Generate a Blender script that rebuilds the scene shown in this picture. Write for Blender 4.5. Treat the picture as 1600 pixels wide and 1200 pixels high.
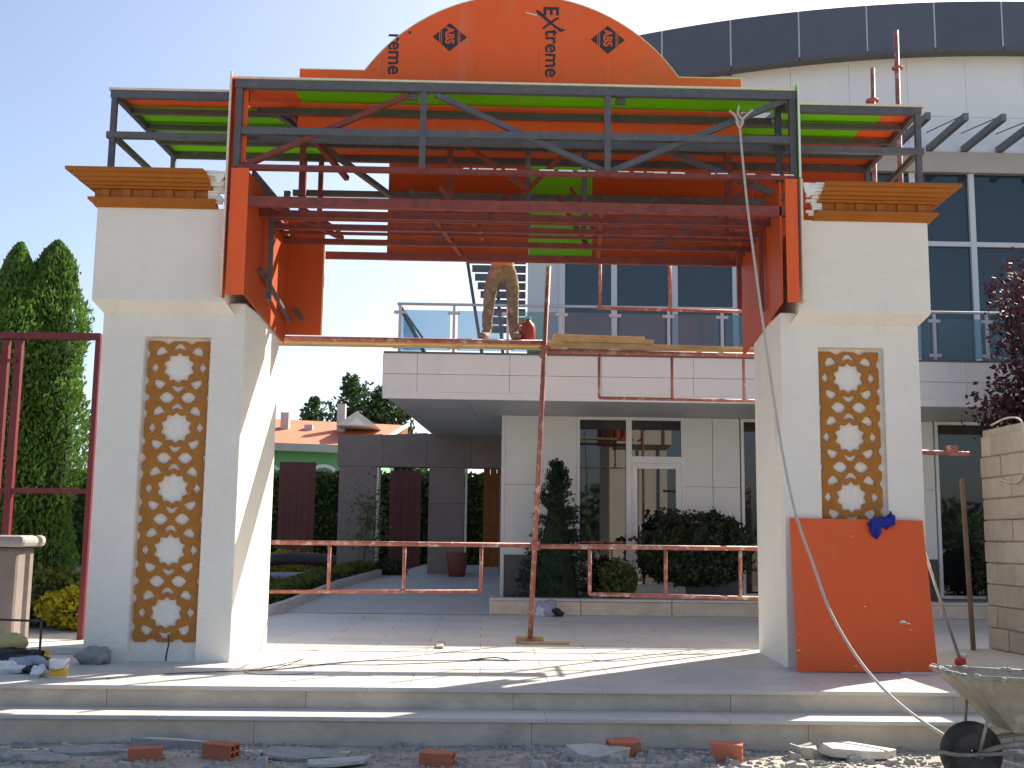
import bpy, bmesh, math, random
from mathutils import Vector, Matrix
random.seed(11)
for o in list(bpy.data.objects):
    bpy.data.objects.remove(o)
sc = bpy.context.scene
COL = sc.collection
PI = math.pi

# ------------------------------------------------------------------ camera
FPX, PITCH, YAW, ROLL = 1750.0, math.atan(240 / 1750.0), 0.025, 0.012
F = Vector((math.sin(YAW) * math.cos(PITCH), math.cos(YAW) * math.cos(PITCH), math.sin(PITCH)))
R0 = Vector((math.cos(YAW), -math.sin(YAW), 0))
U0 = R0.cross(F)
RR = R0 * math.cos(ROLL) + U0 * math.sin(ROLL)
UU = -R0 * math.sin(ROLL) + U0 * math.cos(ROLL)
cd = bpy.data.cameras.new('camera')
cam = bpy.data.objects.new('camera', cd)
COL.objects.link(cam)
cd.sensor_width = 36
cd.lens = 36 * FPX / 1600
cd.clip_end = 3000
cam.matrix_world = Matrix(((RR.x, UU.x, -F.x, 0), (RR.y, UU.y, -F.y, 0), (RR.z, UU.z, -F.z, 1.25), (0, 0, 0, 1)))
sc.camera = cam

# ------------------------------------------------------------------ light
SUN_EL, SUN_AZ = math.radians(39.3), math.radians(43.0)      # azimuth from +Y towards +X
w = bpy.data.worlds.new('World')
sc.world = w
w.use_nodes = True
nt = w.node_tree
sky = nt.nodes.new('ShaderNodeTexSky')
sky.sky_type = 'NISHITA'
sky.sun_disc = False
sky.sun_elevation = SUN_EL
sky.sun_rotation = SUN_AZ
sky.air_density = 0.82
sky.dust_density = 4.8
sky.ozone_density = 0.3
sky.altitude = 900
bg = nt.nodes['Background']
bg.inputs['Strength'].default_value = 0.10
nt.links.new(sky.outputs[0], bg.inputs[0])
sd = Vector((math.cos(SUN_EL) * math.sin(SUN_AZ), math.cos(SUN_EL) * math.cos(SUN_AZ), math.sin(SUN_EL)))
ld = bpy.data.lights.new('sun', 'SUN')
ld.energy = 5.0
ld.angle = math.radians(0.5)
ld.color = (1.0, 0.93, 0.80)
lo = bpy.data.objects.new('sun', ld)
COL.objects.link(lo)
lo.rotation_mode = 'QUATERNION'
lo.rotation_quaternion = sd.to_track_quat('Z', 'Y')
lo.location = sd * 60
sc.view_settings.view_transform = 'Standard'
sc.view_settings.look = 'None'
sc.view_settings.gamma = 1
sc.view_settings.exposure = 1.26
sc.cycles.max_bounces = 8
sc.cycles.transparent_max_bounces = 16

# ------------------------------------------------------------------ materials
MATS = {}
def M(name, col, rough=.6, var=.10, scale=3.0, bump=0.0, bscale=60, metal=0.0, spec=.4, stain=None, rnd=0.0, streak=None):
    if name in MATS:
        return MATS[name]
    m = bpy.data.materials.new(name)
    m.use_nodes = True
    t = m.node_tree
    N, L = t.nodes, t.links
    b = N['Principled BSDF']
    b.inputs['Roughness'].default_value = rough
    b.inputs['Metallic'].default_value = metal
    b.inputs['Specular IOR Level'].default_value = spec
    g = N.new('ShaderNodeNewGeometry')
    no = N.new('ShaderNodeTexNoise')
    no.inputs['Scale'].default_value = scale
    no.inputs['Detail'].default_value = 6
    no.inputs['Roughness'].default_value = .65
    L.new(g.outputs['Position'], no.inputs['Vector'])
    mr = N.new('ShaderNodeMapRange')
    mr.inputs[1].default_value = .28
    mr.inputs[2].default_value = .72
    mr.inputs[3].default_value = 1 - var
    mr.inputs[4].default_value = 1 + var
    L.new(no.outputs['Fac'], mr.inputs[0])
    fac = mr.outputs[0]
    if rnd:
        oi = N.new('ShaderNodeObjectInfo')
        m2 = N.new('ShaderNodeMapRange')
        m2.inputs[3].default_value = 1 - rnd
        m2.inputs[4].default_value = 1 + rnd
        L.new(oi.outputs['Random'], m2.inputs[0])
        mu = N.new('ShaderNodeMath'); mu.operation = 'MULTIPLY'
        L.new(fac, mu.inputs[0]); L.new(m2.outputs[0], mu.inputs[1])
        fac = mu.outputs[0]
    hs = N.new('ShaderNodeVectorMath'); hs.operation = 'SCALE'
    hs.inputs[0].default_value = col
    L.new(fac, hs.inputs['Scale'])
    out = hs.outputs[0]
    for i, st in enumerate(stain or []):
        scol, sscale, lo_, hi_, squash = st
        mp = N.new('ShaderNodeMapping')
        mp.inputs['Scale'].default_value = squash
        L.new(g.outputs['Position'], mp.inputs[0])
        n2 = N.new('ShaderNodeTexNoise')
        n2.inputs['Scale'].default_value = sscale
        n2.inputs['Detail'].default_value = 8
        n2.inputs['Roughness'].default_value = .7
        L.new(mp.outputs[0], n2.inputs['Vector'])
        r2 = N.new('ShaderNodeMapRange')
        r2.inputs[1].default_value = lo_
        r2.inputs[2].default_value = hi_
        L.new(n2.outputs['Fac'], r2.inputs[0])
        mx = N.new('ShaderNodeMix'); mx.data_type = 'RGBA'
        mx.inputs[7].default_value = (*scol, 1)
        L.new(r2.outputs[0], mx.inputs[0])
        L.new(out, mx.inputs[6])
        out = mx.outputs[2]
    L.new(out, b.inputs['Base Color'])
    if bump:
        n3 = N.new('ShaderNodeTexNoise')
        n3.inputs['Scale'].default_value = bscale
        n3.inputs['Detail'].default_value = 5
        L.new(g.outputs['Position'], n3.inputs['Vector'])
        bp = N.new('ShaderNodeBump')
        bp.inputs['Strength'].default_value = bump
        bp.inputs['Distance'].default_value = .02
        L.new(n3.outputs['Fac'], bp.inputs['Height'])
        L.new(bp.outputs[0], b.inputs['Normal'])
    MATS[name] = m
    return m

W1 = (1, 1, 1)
plaster = M('plaster', (.82, .775, .69), .8, .045, 1.6, .55, 34, spec=.2,
            stain=[((.62, .59, .53), 2.2, .60, .82, (1, 1, .45)), ((.45, .42, .38), 9, .70, .78, W1)])
ochre = M('ochre_paint', (.34, .105, .003), .5, .12, 7, .12, 60, stain=[((.24, .07, .005), 14, .58, .75, W1)])
lattice_m = M('lattice_paint', (.40, .15, .012), .5, .15, 9, .12, 90, stain=[((.26, .11, .015), 20, .58, .75, W1)])
foam = M('white_foam', (.8, .8, .77), .9, .06, 12, .5, 60)
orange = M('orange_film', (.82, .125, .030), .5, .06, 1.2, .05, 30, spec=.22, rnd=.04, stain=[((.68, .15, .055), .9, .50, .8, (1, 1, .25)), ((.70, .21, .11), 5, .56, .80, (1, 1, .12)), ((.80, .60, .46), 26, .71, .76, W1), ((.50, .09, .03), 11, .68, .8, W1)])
orange_shade = M('orange_film_shaded', (.48, .080, .020), .5, .08, 1.2, .05, 30, spec=.2, rnd=.05)  # darker copy of the orange film: canopy shade put into the colour
green = M('green_film', (.16, .56, .002), .45, .08, 2, .05, 30, rnd=.05)
ply = M('panel_edge', (.72, .64, .5), .8, .15, 20)
ink = M('printing_ink', (.035, .035, .045), .5, .1, 20)
steel = M('grey_steel', (.105, .108, .115), .5, .2, 8, .1, 60, metal=.2, rnd=.12, stain=[((.19, .19, .185), 9, .58, .70, W1), ((.16, .075, .045), 5, .64, .72, W1)])
primer = M('red_primer', (.20, .046, .034), .6, .28, 7, .1, 60, rnd=.12, stain=[((.10, .035, .025), 6, .54, .70, W1), ((.50, .40, .34), 22, .69, .75, W1)])
scaff_m = M('scaffold_paint', (.33, .105, .08), .6, .25, 9, .25, 90, rnd=.08, stain=[((.55, .47, .40), 10, .52, .66, W1), ((.20, .06, .04), 16, .60, .7, W1)])
fence_m = M('fence_paint', (.15, .018, .022), .45, .12, 7, .05, 60)
wood = M('raw_plank', (.55, .38, .19), .8, .22, 5, .2, 60, rnd=.12, stain=[((.30, .2, .11), 5, .58, .75, (1, 8, 8))])
oldwood = M('old_wood', (.36, .32, .27), .9, .25, 8, .3, 50, rnd=.12)
marble = M('pale_marble', (.59, .56, .50), .45, .07, 1.5, .06, 60, rnd=.055, stain=[((.42, .39, .34), 1.4, .55, .8, W1), ((.33, .31, .28), 5, .66, .8, W1)])
riser_m = M('riser_marble', (.60, .505, .39), .55, .18, 2.2, .12, 50, rnd=.07, stain=[((.40, .335, .26), 1.6, .50, .74, (1, 1, 2)), ((.56, .53, .48), 7, .66, .8, W1)])
joint = M('joint_mortar', (.33, .30, .26), .95, .15, 9)
soil = M('rubble_ground', (.40, .35, .285), .95, .25, 4, .9, 25, stain=[((.20, .175, .145), 2.2, .46, .66, W1), ((.48, .44, .38), 12, .60, .75, W1)])
terrain_m = M('garden_soil', (.11, .12, .06), .95, .3, 2, .6, 14)
path_m = M('path_concrete', (.50, .49, .47), .8, .10, 1.4, .15, 30, stain=[((.41, .40, .385), 1.5, .52, .75, W1)])
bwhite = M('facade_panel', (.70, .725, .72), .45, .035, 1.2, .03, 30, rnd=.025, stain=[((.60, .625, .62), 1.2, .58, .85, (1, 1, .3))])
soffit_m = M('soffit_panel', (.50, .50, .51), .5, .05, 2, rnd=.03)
fascia_m = M('slate_fascia', (.10, .108, .14), .38, .06, 2, rnd=.10)
trim_m = M('white_frame', (.72, .73, .74), .4, .04, 6)
dark_trim = M('dark_trim', (.10, .105, .12), .45, .1, 6)
alu = M('brushed_steel', (.47, .50, .53), .4, .06, 12, metal=.15)
brown = M('stone_cladding', (.225, .175, .16), .65, .10, 3, .06, 40, rnd=.10)
redwood = M('red_wood', (.15, .042, .032), .6, .15, 5, rnd=.08)
orangewood = M('orange_wood', (.42, .13, .025), .6, .15, 5)
stone_post = M('tuff_stone', (.21, .172, .150), .85, .12, 6, .3, 60)
block_m = M('concrete_block', (.37, .33, .28), .9, .10, 5, .5, 50, rnd=.10, stain=[((.24, .20, .165), 3, .55, .8, W1)])
housegreen = M('house_green', (.16, .42, .20), .8, .06, 2)
rooftile = M('roof_tile', (.56, .19, .10), .8, .15, 8, .4, 12)
water = M('pond_water', (.05, .07, .10), .12, .1, 1.5, .15, 5, spec=.6)
darkstone = M('dark_stone', (.06, .05, .048), .8, .2, 6, .4, 20)
clay = M('clay_pot', (.20, .065, .04), .8, .12, 8)
brick_m = M('hollow_brick', (.46, .14, .075), .9, .15, 14, .3, 70, rnd=.12, stain=[((.38, .30, .25), 9, .56, .72, W1)])
stone_m = M('rubble_stone', (.42, .40, .36), .95, .18, 9, .6, 30, rnd=.2)
cementm = M('dry_cement', (.33, .325, .31), .95, .2, 14, .8, 40)
tubm = M('cement_caked_metal', (.25, .235, .19), .75, .25, 8, .4, 50, stain=[((.38, .37, .35), 6, .50, .66, W1)])
rubber = M('rubber', (.035, .034, .033), .8, .25, 12, .3, 60, stain=[((.10, .095, .085), 6, .5, .7, W1)])
rope_m = M('hose', (.50, .47, .43), .6, .12, 30, .4, 200)
cable_m = M('cable', (.05, .05, .055), .6, .1, 30)
whitep = M('white_plastic', (.75, .75, .73), .4, .06, 10)
yellowp = M('yellow_label', (.72, .40, .02), .45, .08, 10)
bluecloth = M('blue_cloth', (.015, .03, .30), .8, .25, 14, .6, 40)
redp = M('red_plastic', (.55, .04, .03), .4, .1, 10)
blackp = M('black_plastic', (.02, .021, .025), .45, .2, 10)
greycloth = M('grey_sack', (.33, .37, .45), .85, .2, 12, .6, 30)
bark = M('bark', (.10, .075, .055), .95, .25, 12, .6, 40)
skin = M('skin', (.42, .22, .14), .55, .06, 10, spec=.3)
trouser = M('dusty_trousers', (.19, .155, .12), .95, .3, 9, .9, 26, stain=[((.33, .30, .27), 6, .48, .72, W1), ((.10, .09, .08), 4, .50, .78, W1)])
shirt_m = M('rust_shirt', (.40, .13, .07), .9, .15, 10, .4, 40)
boot_m = M('dusty_boot', (.26, .23, .20), .9, .2, 12, .4, 40)
hair_m = M('dark_hair', (.02, .015, .012), .7, .2, 30)

def leafmat(name, col, var=.35, trans=.25):
    m = M(name, col, .6, var, 5, spec=.25)
    t = m.node_tree
    N, L = t.nodes, t.links
    b = N['Principled BSDF']
    tr = N.new('ShaderNodeBsdfTranslucent')
    mx = N.new('ShaderNodeMixShader')
    mx.inputs[0].default_value = trans
    src = b.inputs['Base Color'].links[0].from_socket
    L.new(src, tr.inputs[0])
    L.new(b.outputs[0], mx.inputs[1]); L.new(tr.outputs[0], mx.inputs[2])
    L.new(mx.outputs[0], N['Material Output'].inputs[0])
    return m
thuja_m = leafmat('thuja_leaf', (.105, .20, .035), .45, .3)
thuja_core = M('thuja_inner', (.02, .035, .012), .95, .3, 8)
spruce_m = leafmat('spruce_needle', (.022, .042, .024), .35, .1)
bush_m = leafmat('bush_leaf', (.045, .06, .03), .4, .2)
lime_m = leafmat('light_shrub_leaf', (.12, .15, .05), .3, .3)
yellow_m = leafmat('golden_leaf', (.42, .38, .02), .4, .3)
hedge_m = leafmat('hedge_leaf', (.11, .15, .03), .4, .3)
far_m = leafmat('far_leaf', (.055, .10, .04), .4, .25)
purple_m = leafmat('plum_leaf', (.055, .02, .028), .4, .2)

def glass(name, col, rough=.02, tint=None, fac=.5):
    m = bpy.data.materials.new(name)
    m.use_nodes = True
    t = m.node_tree
    N, L = t.nodes, t.links
    b = N['Principled BSDF']
    b.inputs['Base Color'].default_value = (*col, 1)
    b.inputs['Roughness'].default_value = rough
    b.inputs['Specular IOR Level'].default_value = .8
    if tint:
        tr = N.new('ShaderNodeBsdfTransparent')
        tr.inputs[0].default_value = (*tint, 1)
        mx = N.new('ShaderNodeMixShader')
        mx.inputs[0].default_value = fac
        L.new(b.outputs[0], mx.inputs[1]); L.new(tr.outputs[0], mx.inputs[2])
        L.new(mx.outputs[0], N['Material Output'].inputs[0])
    return m
glass_up = glass('tinted_glass', (.018, .036, .046))
glass_low = glass('shop_glass', (.012, .014, .014))
glass_rail = glass('railing_glass', (.20, .30, .34), .05, (.70, .84, .90), .72)

# ------------------------------------------------------------------ mesh builder
def V(p): return Vector(p)
class MB:
    def __init__(s): s.v = []; s.f = []
    def add(s, vs, fs):
        n = len(s.v)
        s.v += [tuple(p) for p in vs]
        s.f += [tuple(i + n for i in f) for f in fs]
        return s
    def box(s, x0, x1, y0, y1, z0, z1, sh=0.0):
        f = lambda x, y: x + sh * (y - y0)
        p = [(f(x0, y0), y0, z0), (f(x1, y0), y0, z0), (f(x1, y1), y1, z0), (f(x0, y1), y1, z0),
             (f(x0, y0), y0, z1), (f(x1, y0), y0, z1), (f(x1, y1), y1, z1), (f(x0, y1), y1, z1)]
        return s.add(p, [(0, 3, 2, 1), (4, 5, 6, 7), (0, 1, 5, 4), (1, 2, 6, 5), (2, 3, 7, 6), (3, 0, 4, 7)])
    def beam(s, a, b, w, h=None, up=(0, 0, 1)):
        a, b = V(a), V(b); h = h or w
        d = (b - a).normalized(); u = V(up)
        if abs(d.dot(u)) > .95: u = V((0, 1, 0))
        r = d.cross(u).normalized(); u = r.cross(d)
        o = [r * x * w / 2 + u * y * h / 2 for x, y in ((-1, -1), (1, -1), (1, 1), (-1, 1))]
        return s.add([a + q for q in o] + [b + q for q in o], [(3, 2, 1, 0), (4, 5, 6, 7)] + [(i, (i + 1) % 4, 4 + (i + 1) % 4, 4 + i) for i in range(4)])
    def tube(s, a, b, r, r2=None, n=8, caps=True):
        return s.path([a, b], [r, r if r2 is None else r2], n, caps)
    def path(s, pts, rad, n=8, caps=True):
        pts = [V(p) for p in pts]
        if not isinstance(rad, (list, tuple)): rad = [rad] * len(pts)
        vs = []; fs = []
        u = None
        for i, p in enumerate(pts):
            d = (pts[min(i + 1, len(pts) - 1)] - pts[max(i - 1, 0)]).normalized()
            if u is None:
                u = d.cross(V((0, 0, 1)))
                if u.length < .1: u = d.cross(V((0, 1, 0)))
            u = (u - d * u.dot(d)).normalized()
            q = d.cross(u)
            for k in range(n):
                a = 2 * PI * k / n
                vs.append(p + (u * math.cos(a) + q * math.sin(a)) * rad[i])
        for i in range(len(pts) - 1):
            for k in range(n):
                fs.append((i * n + k, i * n + (k + 1) % n, (i + 1) * n + (k + 1) % n, (i + 1) * n + k))
        if caps:
            fs.append(tuple(range(n - 1, -1, -1)))
            fs.append(tuple((len(pts) - 1) * n + k for k in range(n)))
        return s.add(vs, fs)
    def extr(s, poly, axis, d0, d1):
        n = len(poly)
        def mk(p, d):
            return {'y': (p[0], d, p[1]), 'x': (d, p[0], p[1]), 'z': (p[0], p[1], d)}[axis]
        return s.add([mk(p, d0) for p in poly] + [mk(p, d1) for p in poly],
                     [tuple(range(n)), tuple(range(2 * n - 1, n - 1, -1))] + [(i, i + n, (i + 1) % n + n, (i + 1) % n) for i in range(n)])
    def lathe(s, prof, c=(0, 0, 0), n=20, axis='z'):
        vs = []; fs = []
        for r, z in prof:
            for k in range(n):
                a = 2 * PI * k / n
                q = {'z': (r * math.cos(a), r * math.sin(a), z), 'y': (r * math.cos(a), z, r * math.sin(a)), 'x': (z, r * math.cos(a), r * math.sin(a))}[axis]
                vs.append((q[0] + c[0], q[1] + c[1], q[2] + c[2]))
        for i in range(len(prof) - 1):
            for k in range(n):
                fs.append((i * n + k, i * n + (k + 1) % n, (i + 1) * n + (k + 1) % n, (i + 1) * n + k))
        return s.add(vs, fs)
    def build(s, name, mat, parent=None, origin=(0, 0, 0), smooth=False, bevel=0.0):
        me = bpy.data.meshes.new(name)
        o_ = V(origin)
        me.from_pydata([tuple(V(p) - o_) for p in s.v], [], s.f)
        bm = bmesh.new(); bm.from_mesh(me)
        bmesh.ops.recalc_face_normals(bm, faces=bm.faces)
        bm.to_mesh(me); bm.free()
        me.materials.append(mat)
        if smooth:
            me.polygons.foreach_set('use_smooth', [True] * len(me.polygons))
        return link(name, me, parent, origin, bevel)

def link(name, me, parent=None, origin=(0, 0, 0), bevel=0.0):
    o = bpy.data.objects.new(name, me)
    COL.objects.link(o)
    wo = V(parent['_o']) if parent is not None else V((0, 0, 0))
    o.parent = parent
    o.location = V(origin) - wo
    o['_o'] = tuple(origin)
    if bevel:
        b = o.modifiers.new('bevel', 'BEVEL')
        b.width = bevel; b.segments = 2; b.limit_method = 'ANGLE'
    return o

def thing(name, label, cat, loc=(0, 0, 0), group=None):
    o = bpy.data.objects.new(name, None)
    COL.objects.link(o)
    o.location = loc
    o.empty_display_size = .2
    o['_o'] = tuple(loc)
    return tag(o, label, cat, group)
def tag(o, label=None, cat=None, group=None, kind=None):
    if label: o['label'] = label
    if cat: o['category'] = cat
    if group: o['group'] = group
    if kind: o['kind'] = kind
    return o
def P(name, mb, mat, parent, **k):
    return mb.build(name, mat, parent, **k)
def box(name, mat, parent, *a, sh=0.0, bevel=0.0):
    return MB().box(*a, sh=sh).build(name, mat, parent, bevel=bevel)
def shared(name, me, parent, loc, rot=(0, 0, 0), scale=(1, 1, 1)):
    o = bpy.data.objects.new(name, me)
    COL.objects.link(o)
    wo = V(parent['_o']) if parent is not None else V((0, 0, 0))
    o.parent = parent
    o.location = V(loc) - wo
    o.rotation_euler = rot
    o.scale = scale
    o['_o'] = tuple(loc)
    return o
def mesh_of(mb, name, mat, bevel=0):
    me = bpy.data.meshes.new(name)
    me.from_pydata(mb.v, [], mb.f)
    bm = bmesh.new(); bm.from_mesh(me)
    if bevel:
        bmesh.ops.bevel(bm, geom=list(bm.edges), offset=bevel, segments=1, affect='EDGES')
    bmesh.ops.recalc_face_normals(bm, faces=bm.faces)
    bm.to_mesh(me); bm.free()
    me.materials.append(mat)
    return me
SH = .055
def sh(x, y): return x + SH * (y - 11.35)

# ------------------------------------------------------------------ ground, podium, steps
def gz(x, y):
    if y < 9.9: return -.40 + .012 * math.sin(x * 1.7) + .01 * math.sin(y * 3 + x)
    if y < 18.6: return -.10
    t = min(max((y - 18.6) / 7.0, 0), 1)
    return -.10 + .52 * t if x < .2 else -.10
xs = [-400, -150, -60, -30, -18, -12] + [-10 + i * .5 for i in range(41)] + [12, 18, 30, 60, 150, 400]
ys = [-400, -150, -60, -25, -8, 0, 4] + [6 + i * .35 for i in range(10)] + [9.5, 9.89, 9.91, 12, 15, 18.6, 20, 22, 24, 25.6, 30, 40, 60, 100, 200, 500, 1200]
mb = MB()
vs = [(x, y, gz(x, y)) for y in ys for x in xs]
nx = len(xs)
mb.add(vs, [(j * nx + i, j * nx + i + 1, (j + 1) * nx + i + 1, (j + 1) * nx + i) for j in range(len(ys) - 1) for i in range(nx - 1)])
# one sheet, two materials: trodden rubble in front of the steps, soil behind
g = mb.build('ground', soil)
g.data.materials.append(terrain_m)
for p in g.data.polygons:
    if p.center.y > 9.89: p.material_index = 1
tag(g, kind='structure')

pod = box('podium', joint, None, -9.6, 9.6, 9.70, 18.9, -.35, -.012)
tag(pod, kind='structure')
sx, sy = 1.2, .62
slab_me = mesh_of(MB().box(-sx / 2 + .003, sx / 2 - .003, -sy / 2 + .003, sy / 2 - .003, -.03, 0), 'paving_slab', marble, .0025)
row = 0
y = 9.62 + sy / 2 + .36
while y < 18.6:
    off = (row % 2) * .6
    for i in range(-7, 8):
        x = i * sx + off
        if abs(x) < 8.6:
            shared('paving_slab', slab_me, pod, (x, y, random.uniform(-.0012, .0012)))
    y += sy; row += 1
st = box('steps', joint, None, -9.6, 9.6, 9.26, 9.70, -.45, -.212)
tag(st, kind='structure')
def slabs(name, mat, parent, x0, x1, L, y0, y1, z0, z1, jit=.004):
    x = x0
    while x < x1:
        l = L * random.uniform(.8, 1.2)
        d = random.uniform(-jit, jit)
        box(name, mat, parent, x + .0012, x + l - .0012, y0 + d, y1, z0, z1, bevel=.004)
        x += l
slabs('tread_slab', marble, pod, -9.4, 9.4, 1.7, 9.615, 9.975, -.035, 0.0)
slabs('riser_slab', riser_m, st, -9.4, 9.4, 1.9, 9.66, 9.70, -.212, -.037)
slabs('tread_slab', marble, st, -9.4, 9.4, 1.8, 9.205, 9.655, -.212, -.178)
slabs('riser_slab', riser_m, st, -9.4, 9.4, 2.0, 9.235, 9.26, -.45, -.214)

# path, garden beds behind
mb = MB()
pts = [(-3.3, 18.0), (-3.05, 20.5), (-2.6, 22.5), (-1.9, 24.3), (-1.3, 26), (.5, 26), (.4, 18.0)]
pl = [(-3.25, 18.55), (-3.05, 20), (-2.75, 22), (-2.2, 24), (-1.6, 26.0), (-1.4, 34)]
prr = [(.42, 18.55), (.42, 20), (.5, 22), (.7, 24), (.8, 26.0), (.9, 34)]
def gp(y): return .52 * min(max((y - 18.6) / 7.0, 0), 1)
vs = []
for (a, b), (c, d) in zip(pl, prr):
    vs += [(a, b, gp(b) + .006), (c, d, gp(d) + .006)]
mb.add(vs, [(2 * i, 2 * i + 1, 2 * i + 3, 2 * i + 2) for i in range(len(pl) - 1)])
tag(mb.build('path', path_m), kind='structure')

# ------------------------------------------------------------------ gate pillars
def hole_shapes(w2):
    sp = [(math.sin(k * PI / 10) * (.158 if k % 2 == 0 else .124), math.cos(k * PI / 10) * (.158 if k % 2 == 0 else .124)) for k in range(20)]
    H = [[(a * 1.04, b * 1.04) for a, b in sp]]
    for a in (-1, 1):
        for b in (-1, 1):
            H.append([(a * (.178 + p), b * (.158 + q)) for p, q in ((-.060, .0), (-.016, .058), (.024, .060), (.062, .010), (.058, -.038), (.012, -.030))])
    for b in (-1, 1):
        H.append([(p, b * q) for p, q in ((-.074, .186), (-.035, .184), (0, .203), (.035, .184), (.074, .186), (.03, .240), (0, .253), (-.03, .240))])
        H.append([(b * p, q) for p, q in ((.203, 0), (.222, .034), (.212, .068), (.254, .036), (.28, .0), (.254, -.036), (.212, -.068), (.222, -.034))])
    return H
def oval(cx, cz): return [(cx + p * 1.12, cz + q * 1.18) for p, q in ((-.072, 0), (-.035, .04), (0, .05), (.035, .038), (.072, 0), (.035, -.04), (0, -.05), (-.035, -.038))]
def plate(name, outer, holes, thick, mat, parent, X, Y, Z):
    cu = bpy.data.curves.new(name, 'CURVE')
    cu.dimensions = '2D'; cu.fill_mode = 'BOTH'; cu.extrude = thick / 2
    for poly in [outer] + holes:
        s = cu.splines.new('POLY')
        s.points.add(len(poly) - 1)
        for i, (a, b) in enumerate(poly): s.points[i].co = (a, b, 0, 1)
        s.use_cyclic_u = True
    t = bpy.data.objects.new('tmp', cu); COL.objects.link(t)
    dg = bpy.context.evaluated_depsgraph_get()
    me = bpy.data.meshes.new_from_object(t.evaluated_get(dg))
    bpy.data.objects.remove(t)
    for v in me.vertices:
        a, b, c = v.co
        v.co = (a + X, Y + c, b + Z)
    me.name = name
    me.materials.clear(); me.materials.append(mat)
    return link(name, me, parent)

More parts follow.
